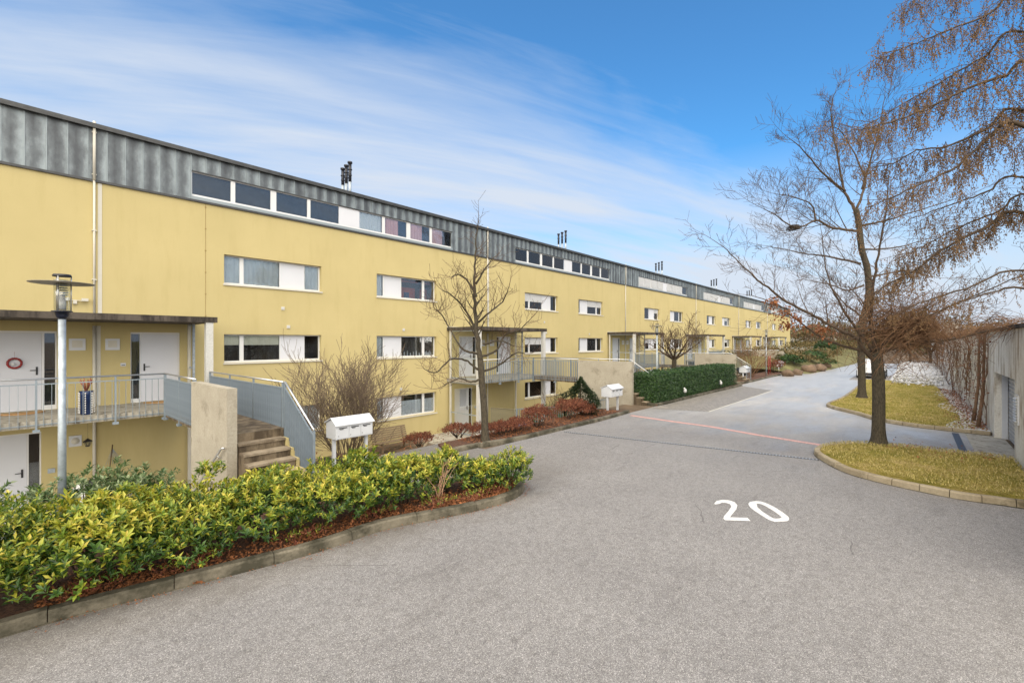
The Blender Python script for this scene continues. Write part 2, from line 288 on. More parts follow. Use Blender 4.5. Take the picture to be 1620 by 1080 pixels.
# ------------------------------------------------------------ mesh helpers
class MB:
    def __init__(s): s.v = []; s.f = []; s.m = []; s.sm = []; s.ci = 0
    def _a(s, vs, fs, smooth=False):
        n = len(s.v); s.v += [tuple(v) for v in vs]
        for f in fs: s.f.append(tuple(n+i for i in f)); s.m.append(s.ci); s.sm.append(smooth)
    def box(s, x0, x1, y0, y1, z0, z1):
        s._a([(x0,y0,z0),(x1,y0,z0),(x1,y1,z0),(x0,y1,z0),(x0,y0,z1),(x1,y0,z1),(x1,y1,z1),(x0,y1,z1)],
             [(0,3,2,1),(4,5,6,7),(0,1,5,4),(1,2,6,5),(2,3,7,6),(3,0,4,7)]); return s
    def obox(s, c, ax, ay, az):
        c = Vector(c); ax = Vector(ax); ay = Vector(ay); az = Vector(az)
        vs = [c+sx*ax+sy*ay+sz*az for sz in (-1,1) for sx, sy in ((-1,-1),(1,-1),(1,1),(-1,1))]
        s._a(vs, [(0,3,2,1),(4,5,6,7),(0,1,5,4),(1,2,6,5),(2,3,7,6),(3,0,4,7)]); return s
    def bar(s, a, b, w, h, up=(0,0,1)):
        a = Vector(a); b = Vector(b); d = (b-a); n = d.normalized(); u = Vector(up)
        if abs(n.dot(u)) > .99: u = Vector((1,0,0))
        r = n.cross(u).normalized(); u = r.cross(n).normalized()
        return s.obox((a+b)/2, d/2, r*w/2, u*h/2)
    def tube(s, pts, rad, n=6, cap=True, smooth=True):
        pts = [Vector(p) for p in pts]
        if isinstance(rad, (int, float)): rad = [rad]*len(pts)
        vs = []; fs = []; ref = None
        for i, p in enumerate(pts):
            d = (pts[min(i+1, len(pts)-1)]-pts[max(i-1, 0)])
            if d.length < 1e-7: d = Vector((0,0,1))
            d.normalize()
            if ref is None: ref = Vector((0,0,1)) if abs(d.z) < .9 else Vector((1,0,0))
            r = ref-d*ref.dot(d)
            if r.length < 1e-4: r = d.orthogonal()
            r.normalize(); ref = r; q = d.cross(r)
            for k in range(n):
                a = 2*math.pi*k/n; vs.append(p+(r*math.cos(a)+q*math.sin(a))*rad[i])
        for i in range(len(pts)-1):
            for k in range(n):
                fs.append((i*n+k, i*n+(k+1)%n, (i+1)*n+(k+1)%n, (i+1)*n+k))
        if cap and n > 2:
            fs.append(tuple(range(n-1, -1, -1))); fs.append(tuple((len(pts)-1)*n+k for k in range(n)))
        s._a(vs, fs, smooth); return s
    def lathe(s, c, prof, n=20, smooth=True):
        c = Vector(c); vs = []; fs = []
        for r, z in prof:
            for k in range(n):
                a = 2*math.pi*k/n; vs.append(c+Vector((r*math.cos(a), r*math.sin(a), z)))
        for i in range(len(prof)-1):
            for k in range(n): fs.append((i*n+k, i*n+(k+1)%n, (i+1)*n+(k+1)%n, (i+1)*n+k))
        fs.append(tuple(range(n-1, -1, -1))); fs.append(tuple((len(prof)-1)*n+k for k in range(n)))
        s._a(vs, fs, smooth); return s
    def poly(s, pts, z=None):
        vs = [(p[0], p[1], z if z is not None else p[2]) for p in pts]
        a = sum(vs[i][0]*vs[(i+1)%len(vs)][1]-vs[(i+1)%len(vs)][0]*vs[i][1] for i in range(len(vs)))
        if a < 0: vs.reverse()
        s._a(vs, [tuple(range(len(vs)))]); return s
    def prism(s, pts, z0, z1):
        vs = [(p[0], p[1]) for p in pts]; n = len(vs)
        a = sum(vs[i][0]*vs[(i+1)%n][1]-vs[(i+1)%n][0]*vs[i][1] for i in range(n))
        if a < 0: vs.reverse()
        s._a([(x, y, z0) for x, y in vs]+[(x, y, z1) for x, y in vs],
             [tuple(range(n-1, -1, -1)), tuple(range(n, 2*n))]+[(i, (i+1)%n, n+(i+1)%n, n+i) for i in range(n)]); return s
    def blob(s, c, r, nu=12, nv=8, amp=.15, sc=1.5, seed=0):
        c = Vector(c); vs = []; fs = []
        for i in range(nv+1):
            ph = math.pi*i/nv
            for k in range(nu):
                a = 2*math.pi*k/nu; d = Vector((math.sin(ph)*math.cos(a), math.sin(ph)*math.sin(a), math.cos(ph)))
                q = 1+amp*mnoise.noise(d*sc+Vector((seed*3.1, seed, 0)))*2
                vs.append(c+Vector((d.x*r[0], d.y*r[1], d.z*r[2]))*q)
        for i in range(nv):
            for k in range(nu): fs.append((i*nu+k, (i+1)*nu+k, (i+1)*nu+(k+1)%nu, i*nu+(k+1)%nu))
        s._a(vs, fs, True); return s
    def leaf(s, p, d, up, ln, wd, fold=.25):
        p = Vector(p); d = Vector(d).normalized(); r = d.cross(up)
        if r.length < 1e-3: r = d.orthogonal()
        r.normalize(); n = r.cross(d)
        m1 = p+d*ln*.5
        s._a([p, m1+r*wd*.5+n*wd*fold, p+d*ln-n*ln*.12, m1-r*wd*.5+n*wd*fold, m1], [(0,4,1),(1,4,2),(0,3,4),(3,2,4)]); return s
    def build(s, name, mats, parent=None, loc=None, kind=None, label=None):
        if not isinstance(mats, (list, tuple)): mats = [mats]
        me = bpy.data.meshes.new(name)
        off = Vector(loc) if loc is not None else Vector((0,0,0))
        po = Vector((0,0,0)); q = parent
        while q is not None: po += q.location; q = q.parent
        tot = po+off if parent is not None else off
        vs = [(v[0]-tot.x, v[1]-tot.y, v[2]-tot.z) for v in s.v]
        me.from_pydata(vs, [], s.f)
        for m_ in mats: me.materials.append(MT[m_] if isinstance(m_, str) else m_)
        me.polygons.foreach_set('material_index', s.m); me.polygons.foreach_set('use_smooth', s.sm)
        me.update()
        o = bpy.data.objects.new(name, me); COL.objects.link(o); o.location = off
        if parent is not None: o.parent = parent
        if kind: o['kind'] = kind
        if label: o['label'] = label
        return o
# note: in build(), loc is the object's offset in its parent's space; vertices are given in world space
def empty(name, loc, label=None, cat=None, group=None, kind=None, parent=None):
    o = bpy.data.objects.new(name, None); COL.objects.link(o); o.location = loc; o.empty_display_size = .2
    if parent: o.parent = parent
    return tag(o, label, cat, group, kind)
def tag(o, label=None, cat=None, group=None, kind=None):
    if label: o['label'] = label
    if cat: o['category'] = cat
    if group: o['group'] = group
    if kind: o['kind'] = kind
    return o
def inst(src, name, parent, loc, scale=None, rot=None, kind=None):
    o = bpy.data.objects.new(name, src.data if hasattr(src, 'data') else src); COL.objects.link(o); o.parent = parent; o.location = loc
    if scale: o.scale = scale
    if rot: o.rotation_euler = rot
    if kind: o['kind'] = kind
    return o
def meshof(mb, name, mats):
    """a mesh alone, for pieces that share their data"""
    me = bpy.data.meshes.new(name); me.from_pydata(mb.v, [], mb.f)
    for m_ in (mats if isinstance(mats, (list, tuple)) else [mats]): me.materials.append(MT[m_])
    me.polygons.foreach_set('material_index', mb.m); me.polygons.foreach_set('use_smooth', mb.sm); me.update(); return me
def copy_tree(o, parent=None, loc=None):
    c = o.copy(); COL.objects.link(c)
    if parent is not None: c.parent = parent
    if loc is not None: c.location = loc
    for ch in list(o.children): copy_tree(ch, c)
    return c
def smooth_poly(pts, n=6):
    """Catmull-Rom through 2D/3D points"""
    pts = [Vector(p) for p in pts]; o = []
    for i in range(len(pts)-1):
        p0 = pts[max(i-1, 0)]; p1 = pts[i]; p2 = pts[i+1]; p3 = pts[min(i+2, len(pts)-1)]
        for k in range(n):
            t = k/n; o.append(.5*((2*p1)+(p2-p0)*t+(2*p0-5*p1+4*p2-p3)*t*t+(3*p1-p0-3*p2+p3)*t**3))
    o.append(pts[-1]); return o
# ============================================================ THE SETTING
def sm(t): t = max(0, min(1, t)); return t*t*(3-2*t)
def ground_z(u, v):
    z = -.02
    if v > 9.6:
        k = max(0, min(1, (v-9.9)/5.4)); z = -.02-1.72*(k if k < 1 else 1)
        # paved wells under the entrance bridges
        m = (u+3.2) % MOD
        if u < 100 and m < 7.6 and v > 10.4: z = min(z, -1.71)
        if u > 97:  z = -.02+(z+.02)*max(0, 1-(u-97)/6)
    if u > 96: z += sm((u-96)/40)*1.2
    return z
us = [-1500, -300, -60, -25]+[-20+.8*i for i in range(151)]+[104, 110, 120, 140, 180, 300, 700, 2500]
vs_ = [-1500, -300, -60, -20, -6, -1, 3, 6, 8, 9, 9.6]+[9.9+.3*i for i in range(20)]+[16.5, 17.7, 25, 40, 80, 300, 1500]
g = MB(); nu, nv = len(us), len(vs_)
vv = [(u, v, ground_z(u, v)) for v in vs_ for u in us]
g._a(vv, [(j*nu+i, j*nu+i+1, (j+1)*nu+i+1, (j+1)*nu+i) for j in range(nv-1) for i in range(nu-1)], True)
g.build('ground', 'earth', kind='structure')
road = MB(); road.poly([(-25, -1.8), (76, -1.8), (76, 8.5), (8.6, 8.5), (8.3, 9.95), (3.2, 9.95), (3.2, 8.9), (-25, 8.9)], 0.0)
road = road.build('road', 'asphalt', kind='structure')
# drain channel across the road, its grate slots, and the painted line
def strip(mb, a, b, wd, z0, z1):
    a = Vector((a[0], a[1], 0)); b = Vector((b[0], b[1], 0)); d = (b-a).normalized(); n = Vector((-d.y, d.x, 0))*wd/2
    mb.prism([a+n, b+n, b-n, a-n], z0, z1)
dr = MB(); a = G(893, 684); b = G(1296, 728.5); strip(dr, a, b, .075, .001, .005); drain = dr.build('drain_channel', 'darkmetal', road)
gr = MB(); L_ = (b-a).length; d = (b-a).normalized()
for i in range(int(L_/.07)):
    p = a+d*(.035+i*.07); gr.obox((p.x, p.y, .008), (.013*d.x, .013*d.y, 0), (-.03*d.y, .03*d.x, 0), (0, 0, .003))
gr.build('grate', 'galv', drain, kind='stuff')
rl = MB(); pts = [G(998, 658), G(1060, 667), G(1120, 675), G(1200, 689), G(1297, 704.5)]
for p, q in zip(pts, pts[1:]): strip(rl, p, q, .20, .003, .006)
rl.build('painted_line', 'redpaint', road)
def Z7(x, y): return G(860+x/3.24, 600+y/3.24)      # the two digits as they lie on the asphalt
two_o = [(874,640),(888,626),(915,621),(950,623),(978,632),(993,648),(988,668),(962,700),(955,710),(1045,713),(1061,729),(930,725),(921,716),(926,703),(948,678),(963,655),(955,642),(935,636),(915,634),(902,641),(880,644)]
zero_o = [(1048,640),(1060,630),(1090,627),(1120,630),(1150,641),(1190,662),(1230,688),(1255,708),(1261,720),(1250,730),(1220,733),(1185,733),(1155,724),(1120,702),(1080,676),(1055,655)]
zero_i = [(1092,640),(1112,641),(1140,654),(1180,678),(1210,700),(1222,712),(1205,717),(1180,717),(1155,703),(1120,680),(1095,658)]
sp = MB(); sp.poly([Z7(*p) for p in two_o], .005)
mk = sp.build('speed_marking', 'wpaint', road)
zr = MB(); O = [Z7(*p) for p in zero_o]; I = [Z7(*p) for p in zero_i]
def resamp(poly, n, start):
    P_ = poly[start:]+poly[:start]; P_.append(P_[0]); ds = [0]
    for p, q in zip(P_, P_[1:]): ds.append(ds[-1]+(q-p).length)
    o = []
    for i in range(n):
        t = ds[-1]*i/n; k = max(j for j in range(len(ds)) if ds[j] <= t+1e-9); k = min(k, len(P_)-2)
        o.append(P_[k].lerp(P_[k+1], (t-ds[k])/(ds[k+1]-ds[k])))
    return o
O = resamp(O, 32, 2); I = resamp(I, 32, 0)
zr._a([(p.x, p.y, .005) for p in O]+[(p.x, p.y, .005) for p in I], [(i, 32+i, 32+(i+1) % 32, (i+1) % 32) for i in range(32)])
zr.build('digit', 'wpaint', mk)
pv = MB(); pv.poly([(18.4, 8.36), (19.15, 6.25), (29.8, 6.15), (31.6, 8.3)], .004); pv.build('parking_bay_paving', 'paving', kind='structure')
el = MB(); strip(el, (19.15, 6.22), (29.8, 6.12), .06, .002, .012); el.build('edging_strip', 'trim', kind='structure')
pg = MB(); pg.prism([(42.2, 3.6), (42.2, 1.3), (49, 1.3), (49, 3.6)], .0, .02); pg.build('grey_parking_pad', 'paving', kind='structure')

def kerb(name, pts, inner, slen=1.0, wd=.13, h=.12, mat='kerb', smooth=5, gap=.008):
    """pts: outer foot of the kerb; inner=+1 when the bed lies to the left of the direction"""
    q = smooth_poly([Vector((p[0], p[1], 0)) for p in pts], smooth) if smooth else [Vector((p[0], p[1], 0)) for p in pts]
    ds = [0]
    for a, b in zip(q, q[1:]): ds.append(ds[-1]+(b-a).length)
    def at(s):
        s = max(0, min(ds[-1]-1e-6, s)); k = 0
        lo = [j for j in range(len(ds)) if ds[j] <= s][-1]; k = min(lo, len(q)-2)
        p = q[k].lerp(q[k+1], (s-ds[k])/max(1e-6, ds[k+1]-ds[k])); d = (q[k+1]-q[k]).normalized()
        n = Vector((-d.y, d.x, 0))*inner; return p, n
    hb = MB(); n_ = max(2, int(ds[-1]/.3)); A = []; B_ = []
    for i in range(n_+1):
        p, n = at(ds[-1]*i/n_); A.append(p-n*.012); B_.append(p+n*(wd-.01))
    for i in range(n_):
        hb._a([(A[i].x, A[i].y, -.05), (A[i+1].x, A[i+1].y, -.05), (B_[i+1].x, B_[i+1].y, -.05), (B_[i].x, B_[i].y, -.05),
               (A[i].x, A[i].y, .012), (A[i+1].x, A[i+1].y, .012), (B_[i+1].x, B_[i+1].y, .012), (B_[i].x, B_[i].y, .012)],
              [(0,3,2,1),(4,5,6,7),(0,1,5,4),(1,2,6,5),(2,3,7,6),(3,0,4,7)])
    root = hb.build(name, 'kerb', kind='structure')
    ns = max(1, round(ds[-1]/slen)); sl = ds[-1]/ns
    for i in range(ns):
        m = MB(); k = 5; hh = h+random.uniform(-.006, .006); off = random.uniform(-.006, .006)
        prof = [(0, .013), (.006, hh-.022), (.024, hh), (wd-.01, hh), (wd, hh-.02), (wd, -.02)]
        vs = []
        for j in range(k+1):
            p, n = at(sl*i+gap/2+(sl-gap)*j/k); p = p+n*off
            vs += [(p.x+n.x*a, p.y+n.y*a, b) for a, b in prof]
        fs = [tuple(range(5, -1, -1)), tuple(k*6+t for t in range(6))]
        for j in range(k):
            for t in range(6): fs.append((j*6+t, j*6+(t+1) % 6, (j+1)*6+(t+1) % 6, (j+1)*6+t))
        m._a(vs, fs); m.build('kerb_stone', mat, root)
    return q
def inset(q, d):
    o = []
    for i, p in enumerate(q):
        a = q[max(i-1, 0)]; b = q[min(i+1, len(q)-1)]; t = (b-a).normalized(); o.append(p+Vector((-t.y, t.x, 0))*d)
    return o
front = [(-12, 6.75), (-5, 6.68), (-2, 6.64)]+[tuple(G(*p)[:2]) for p in [(0,1010),(157,965),(315,924),(500,875),(607,839),(702,820),(765,806),(812,791),(829,777),(826,767),(800,762)]]+[(6.3, 6.75), (5.6, 7.2), (4.6, 7.7), (3.4, 8.3), (2.6, 8.85)]
kq = kerb('front_bed_kerb', front, 1, 1.05, .14, .13); front_q = kq
bed = MB(); bed.prism([(p.x, p.y) for p in inset(kq, .07)]+[(-12, 8.85)], 0.0, .075); bed.build('front_bed_soil', 'soil', kind='structure')
second = [tuple(G(*p)[:2]) for p in [(720,714),(754,709.4),(820,698),(895,680),(950,667),(996,654)]]
second = [(7.6, 8.85)]+second[1:]
kq = kerb('house_bed_kerb', second, 1, 1.05, .13, .11)
b2 = MB(); b2.prism([(p.x, p.y) for p in inset(kq, .07)]+[(16.7, 9.75), (8.0, 9.75)], -.4, .06); b2.build('house_bed_soil', 'soil', kind='structure')
hk = [(19.2, 9.2), (19.25, 8.6), (19.6, 8.42), (23, 8.38), (27, 8.33), (31.4, 8.22), (31.9, 8.5), (31.9, 9.6)]
kq = kerb('hedge_bed_kerb', hk, 1, 1.05, .13, .11, mat='kerb')
b3 = MB(); b3.prism([(p.x, p.y) for p in inset(kq, .07)], -.3, .06); b3.build('hedge_bed_soil', 'soil', kind='structure')
fk = [(33.3, 9.4), (33.6, 8.8), (34.6, 8.5), (38, 8.5), (42, 8.45), (45.5, 8.2), (47, 7.6)]
kq = kerb('far_bed_kerb', fk, 1, 1.05, .13, .11)
b4 = MB(); b4.prism([(p.x, p.y) for p in inset(kq, .07)]+[(47, 10.3), (33.4, 10.3)], -.3, .06); b4.build('far_bed_soil', 'soil', kind='structure')
# lawns on the right
i1 = [(22, -1.75)]
near = [(15.8, -1.75), (15.8, -.98), (15.72, .46), (15.42, 1.18), (14.8, 1.68), (14.1, 1.90)]+[tuple(G(*p)[:2]) for p in [(1291.8,724),(1332.7,747),(1384.5,762.7),(1447,777),(1520.5,791.6),(1582,800)]]+[(11.6, -1.75)]
kq = kerb('near_lawn_kerb', near, 1, .42, .13, .13, mat='kerbstone', gap=.012)
def lawn(name, pts, zc=.10, mound=.10):
    n = len(pts); c = sum((Vector((p[0], p[1], 0)) for p in pts), Vector())/n; m = MB(); vs = []; rings = 8
    for k in range(rings+1):
        f = 1-k/rings
        for p in pts:
            q = c+(Vector((p[0], p[1], 0))-c)*f
            vs.append((q.x, q.y, zc+mound*(1-f**2)+(.03*mnoise.noise(q*.9) if k else 0)))
    fs = [(k*n+i, k*n+(i+1) % n, (k+1)*n+(i+1) % n, (k+1)*n+i) for k in range(rings) for i in range(n)]
    m._a(vs, fs, True); return m.build(name, 'lawn', kind='structure')
near_in = inset(kq, .12)
lawn('near_lawn', [(p.x, p.y) for p in near_in], .10, .09)
far = [(42.0, 2.75), (35.0, 2.62), (28, 2.66), (24.6, 2.9), (23.4, 2.55), (22.2, 1.7), (20.9, .95), (20.25, 0.1), (20.0, -.9), (19.85, -1.75)]
kq = kerb('far_lawn_kerb', far, 1, .42, .13, .12, mat='kerbstone', gap=.012)
far_in = inset(kq, .12)
flp = [(p.x, p.y) for p in far_in]+[(28, -1.25), (42, -1.0)]
m = MB(); zf = .095
m.poly([(p[0], p[1]) for p in flp], zf); m.build('far_lawn', 'lawn', kind='structure')
gb = MB(); gb.prism([(20.1, -.95), (21.5, -.75), (28, -1.1), (44, -1.0), (44, -1.79), (20.0, -1.79)], .0, .075); gb.build('gravel_strip', 'earth', kind='structure')
# pale stony mound at the far end of the lawn
mm = MB(); nU, nV = 26, 16; vs = []
for j in range(nV+1):
    for i in range(nU+1):
        u = 38.5+i*(30/nU); v = -1.75+j*(3.0/nV)
        e = .62*sm(i/5)*sm((nU-i)/4)*sm(j/3+.3)*sm((nV-j)/4)
        vs.append((u, v, .02+e*(.75+.45*mnoise.noise(Vector((u*.35, v*.6, 0))))))
mm._a(vs, [(j*(nU+1)+i, j*(nU+1)+i+1, (j+1)*(nU+1)+i+1, (j+1)*(nU+1)+i) for j in range(nV) for i in range(nU)], True)
mm.build('pale_gravel_mound', 'gravel', kind='structure')
gr = MB()
for i in range(1800):
    u = random.uniform(38, 68); v = random.uniform(-1.5, 1.0); gr.blob((u, v, random.uniform(.05, .6)), (random.uniform(.03, .09),)*3, 5, 3, .3, 2, i)
tag(gr.build('gravel_stones', 'gravel'), 'loose pale stones heaped at the far end of the winter lawn', 'gravel', kind='stuff')
# rubble between lawn and wall, with dead leaves
gr = MB()
for i in range(2200):
    u = 20.2+random.random()**1.6*20; v = random.uniform(-1.78, -1.05+.25*math.sin(u))
    r = random.uniform(.02, .055); gr.blob((u, v, .08), (r, r*.8, r*.6), 5, 3, .3, 2, i)
tag(gr.build('rubble_stones', 'gravel'), 'grey stones and gravel along the foot of the vine covered wall', 'gravel', kind='stuff')
# far bank left of the road end, rising behind the boulders
bk = MB(); nU, nV = 30, 14; vs = []
for j in range(nV+1):
    for i in range(nU+1):
        u = 47+i*2.2; v = 6.6-(0.05*(u-47) if u < 70 else 1.15)+j*1.0
        e = sm(j/4)*sm((i+1)/3)
        vs.append((u, v, -.03+e*(1.3+.25*mnoise.noise(Vector((u*.3, v*.3, 0)))*2)))
bk._a(vs, [(j*(nU+1)+i, j*(nU+1)+i+1, (j+1)*(nU+1)+i+1, (j+1)*(nU+1)+i) for j in range(nV) for i in range(nU)], True)
bk.build('grassy_bank', 'hillgreen', kind='structure')
up = MB(); up.prism([(8, -2.25), (90, -2.25), (90, -70), (8, -70)], -.3, 2.85); up.build('upper_terrace', 'hillgreen', kind='structure')
hl = MB(); vs = []; nU = 40
for j in range(9):
    for i in range(nU+1):
        an = R(-70+i*3.6); r = 260+j*45
        vs.append((math.cos(an)*r, math.sin(an)*r, -3+sm(j/6)*(9+5*mnoise.noise(Vector((an*3, j*.3, 0)))*2)))
hl._a(vs, [(j*(nU+1)+i, j*(nU+1)+i+1, (j+1)*(nU+1)+i+1, (j+1)*(nU+1)+i) for j in range(8) for i in range(nU)], True)
hl.build('distant_hill', 'hillgreen', kind='structure')

# ============================================================ THE LONG YELLOW BUILDING
Z_G, Z_E = -1.70, 1.0
bl = empty('apartment_building', (0, D, Z_G), 'long three storey yellow rendered terrace with a grey zinc attic band and flat roof', 'building')
holes = []
def window(u0, u1, z0, z1, secs, sill=True, proud=0.0, mod=0, room=True, frw=.055, shallow=.9):
    """secs: list of (kind, ua, ub, extra) in U; frame plane is recessed in the wall"""
    y0 = D+(.16 if sill else .13)-proud; y1 = y0+.06
    holes.append((u0, u1, z0, z1)) if sill else None
    fr = MB(); fw = frw
    fr.box(u0, u1, y0, y1, z0, z0+fw*1.1); fr.box(u0, u1, y0, y1, z1-fw*.8, z1)
    cuts = sorted(set([u0]+[s[1] for s in secs]+[s[2] for s in secs]+[u1]))
    solid = []
    xs = [u0]
    fr.box(u0, u0+fw*.8, y0, y1, z0+fw*1.1, z1-fw*.8); fr.box(u1-fw*.8, u1, y0, y1, z0+fw*1.1, z1-fw*.8)
    for a, b in zip(secs, secs[1:]):
        if b[1]-a[2] > .015: fr.box(a[2], b[1], y0, y1, z0+fw*1.1, z1-fw*.8)
    f = fr.build('window', 'white', bl)
    za, zb = z0+fw*1.1, z1-fw*.8
    for kind, a, b, ex in secs:
        if kind == 'panel':
            m = MB(); m.box(a, b, y0-.004, y0+.05, za, zb); m.build('panel', 'panelw', f); continue
        m = MB(); m.box(max(a, u0+fw*.8), min(b, u1-fw*.8), y0+.022, y0+.030, za, zb); m.build('pane', 'glass', f)
        if ex in ('grey', 'lace', 'pink', 'whitec'):
            c = MB(); n = max(4, int((b-a)/.035)); A, Bq = a, b
            if ex == 'pink': A, Bq = a+(b-a)*.05, a+(b-a)*.62
            zt, zz = zb, za
            if ex == 'lace': zt = za+(zb-za)*.72
            vs = []
            for i in range(n+1):
                x = A+(Bq-A)*i/n; yy = y0+.075+.022*math.sin(i*1.35+a)+.01*math.sin(i*.7); vs += [(x, yy, zz), (x, yy, zt)]
            c._a(vs, [(2*i, 2*i+2, 2*i+3, 2*i+1) for i in range(n)], True)
            c.build('curtain', {'grey': 'curtain', 'lace': 'lace', 'pink': 'pink', 'whitec': 'lace'}[ex], f)
        if ex == 'cream':
            c = MB(); c.box(a, b, y0+.08, y0+.09, za+(zb-za)*.62, zb); c.build('roller_blind', 'cream', f)
        if ex == 'red':
            c = MB(); c.box(a+.1, b-.05, y0+.5, y0+.55, za, za+(zb-za)*.62); c.box(a, b, y0+.3, y0+.34, zb-.12, zb-.02); c.build('furnishing', 'red_int', f)
            c = MB(); c.box(a+(b-a)*.4, a+(b-a)*.62, y0+.42, y0+.46, za, za+.32); c.build('cushion', 'blue', f)
        if ex == 'pot':
            for k in range(7):
                c = MB(); x = a+.08+(b-a-.16)*k/6; c.tube([(x, y0+.12, za), (x, y0+.12, za+.09), (x, y0+.12, za+.15+.04*(k % 3))], [.035, .03, .012], 6)
                c.build('windowsill_ornament', 'lace', f)
        if isinstance(ex, float):         # roller shutter let down by that fraction
            c = MB(); h = (zb-za)*ex; n = max(3, int(h/.06))
            for i in range(n): c.box(a-.02, b+.02, y0-.035-.006*(i % 2), y0-.006, zb-h+h*i/n, zb-h+h*(i+.9)/n)
            c.build('roller_shutter', 'shutter', f)
    if sill:
        m = MB(); m.box(u0-.03, u1+.03, D-.045, y0-.006, z0-.055, z0-.004); m.build('sill', 'trim', f)
    if room:
        m = MB(); a, b, c0, c1 = u0+.03, u1-.03, y1+.01, y1+shallow
        z0_, z1_ = z0-.3 if z0 < 7 else z0-.05, z1+.25 if z1 < 7 else z1+.1
        m._a([(a,c0,z0_),(b,c0,z0_),(b,c1,z0_),(a,c1,z0_),(a,c0,z1_),(b,c0,z1_),(b,c1,z1_),(a,c1,z1_)],
             [(0,1,2,3),(7,6,5,4),(1,5,6,2),(2,6,7,3),(3,7,4,0)]); m.build('room', 'interior', f)
    return f
def UU(x): return U(x)
secA = [(355.3,381.5),(388,445),(446,483.7),(484.6,507.4)]
secB = [(596.5,609),(610.5,637),(638,671),(674.5,689.5)]
def mk(kinds, px, k): return [(kd, UU(a)+MOD*k, UU(b)+MOD*k, ex) for (kd, ex), (a, b) in zip(kinds, px)]
WA = (UU(354.5), UU(508.5)); WB = (UU(596), UU(690.5))
ZW = {2: (4.82, 5.82), 1: (2.12, 3.10), 0: (-.62, .38)}
cfg = {
 (0,2,'A'): ['grey','grey',None,'grey'], (0,2,'B'): ['grey',None,'red','red'],
 (0,1,'A'): ['cream','cream',None,None], (0,1,'B'): ['grey',None,'pot','pot'],
 (0,0,'A'): [None,'grey',None,'grey'], (0,0,'B'): ['grey',None,'lace','lace'],
 (1,2,'A'): [.52,.52,None,None], (1,2,'B'): [None,None,.45,.45],
 (1,1,'A'): [.45,.45,None,None], (1,1,'B'): ['grey',None,'grey',None],
}
rv = random.Random(3)
for k in range(6):
    for st, (z0, z1) in ZW.items():
        for side, W, px, in (('A', WA, secA), ('B', WB, secB)):
            ex = cfg.get((k, st, side)) or [rv.choice([None, 'grey', 'grey', .4, 'lace']) for _ in range(4)]
            if side == 'A': kinds = [('pane', ex[0]), ('pane', ex[1]), ('panel', None), ('pane', ex[3])]
            else: kinds = [('pane', ex[0]), ('panel', None), ('pane', ex[2]), ('pane', ex[3])]
            if k >= 2 and side == 'A':       # further on the openings are shorter
                window(W[0]+MOD*k+.3, W[1]+MOD*k, z0, z1, [('pane', W[0]+MOD*k+.36, W[0]+MOD*k+1.5, ex[0]), ('panel', W[0]+MOD*k+1.5, W[0]+MOD*k+2.55, None), ('pane', W[0]+MOD*k+2.6, W[1]+MOD*k-.05, ex[3])])
            else: window(W[0]+MOD*k, W[1]+MOD*k, z0, z1, mk(kinds, px, k))
# attic strip windows in the zinc band
SB, ST, ZB, ZT = 7.58, 8.40, 7.45, 9.0
sp_ = [(303,365),(372,428),(437,486),(491,535.5),(536,568.4),(568.8,604.5),(609,643),(649,679.7),(683.2,711.5)]
S0, S1 = UU(301), UU(715)
for k in range(6):
    if k == 0: ex = [None, None, None, None, 'P', 'whitec', 'pink', 'pink', 'pink']
    elif k == 1: ex = [None, None, None, 'whitec', 'P', 'grey', 'grey', 'whitec', None]
    elif k == 2: ex = [1.0]*4+['P']+[1.0]*3+[None]
    else: ex = [1.0, 1.0, 1.0, 1.0, 'P', 1.0, 1.0, rv.choice([1.0, None]), None]
    window(S0+MOD*k, S1+MOD*k, SB, ST, [('panel' if e == 'P' else 'pane', UU(a)+MOD*k, UU(b)+MOD*k, None if e == 'P' else e) for e, (a, b) in zip(ex, sp_)], sill=False, proud=.14, frw=.06)
# doors (holes in the render)
doors = []
def door(u0, u1, z0, sl, hand, k, wreath=False):
    """sl: side light (ua, ub)"""
    z1 = z0+2.1; a = min(u0, sl[0]); b = max(u1, sl[1]); holes.append((a-.03, b+.03, z0, z1+.03))
    y0 = D+.07
    fr = MB()
    fr.box(a-.03, b+.03, y0, y0+.06, z1-.02, z1+.03); fr.box(a-.03, a, y0, y0+.06, z0, z1-.02); fr.box(b, b+.03, y0, y0+.06, z0, z1-.02)
    mid = (u1, sl[0]) if sl[0] > u1-.01 else (sl[1], u0)
    if mid[1]-mid[0] > .005: fr.box(mid[0], mid[1], y0, y0+.06, z0, z1-.02)
    fr.box(sl[0], sl[1], y0, y0+.06, z0, z0+.12)
    d = MB(); d.box(u0+.004, u1-.004, y0+.012, y0+.05, z0+.01, z1-.024); d = d.build('door', 'panelw', bl)
    fr.build('frame', 'white', d)
    g_ = MB(); g_.box(sl[0], sl[1], y0+.025, y0+.035, z0+.12, z1-.02); g_.build('side_light', 'glass', d)
    r_ = MB(); r_.box(sl[0], sl[1], y0+.3, y0+.35, z0+.0, z1); r_.build('room', 'interior', d)
    hx = u1-.09 if hand > 0 else u0+.09
    h = MB(); h.box(hx-.02, hx+.02, y0-.003, y0+.01, z0+.95, z0+1.17); h.bar((hx, y0-.035, z0+1.08), (hx-hand*.13, y0-.035, z0+1.08), .018, .018); h.bar((hx, y0-.045, z0+1.08), (hx, y0, z0+1.08), .016, .016); h.build('handle', 'darkmetal', d)
    return d
for k in range(6):
    o = MOD*k
    door(-.15+o, .82+o, Z_E, (.87+o, 1.08+o), 1, k); door(2.92+o, 3.87+o, Z_E, (2.70+o, 2.90+o), -1, k)
    door(-.45+o, .55+o, Z_G, (.58+o, .78+o), 1, k)
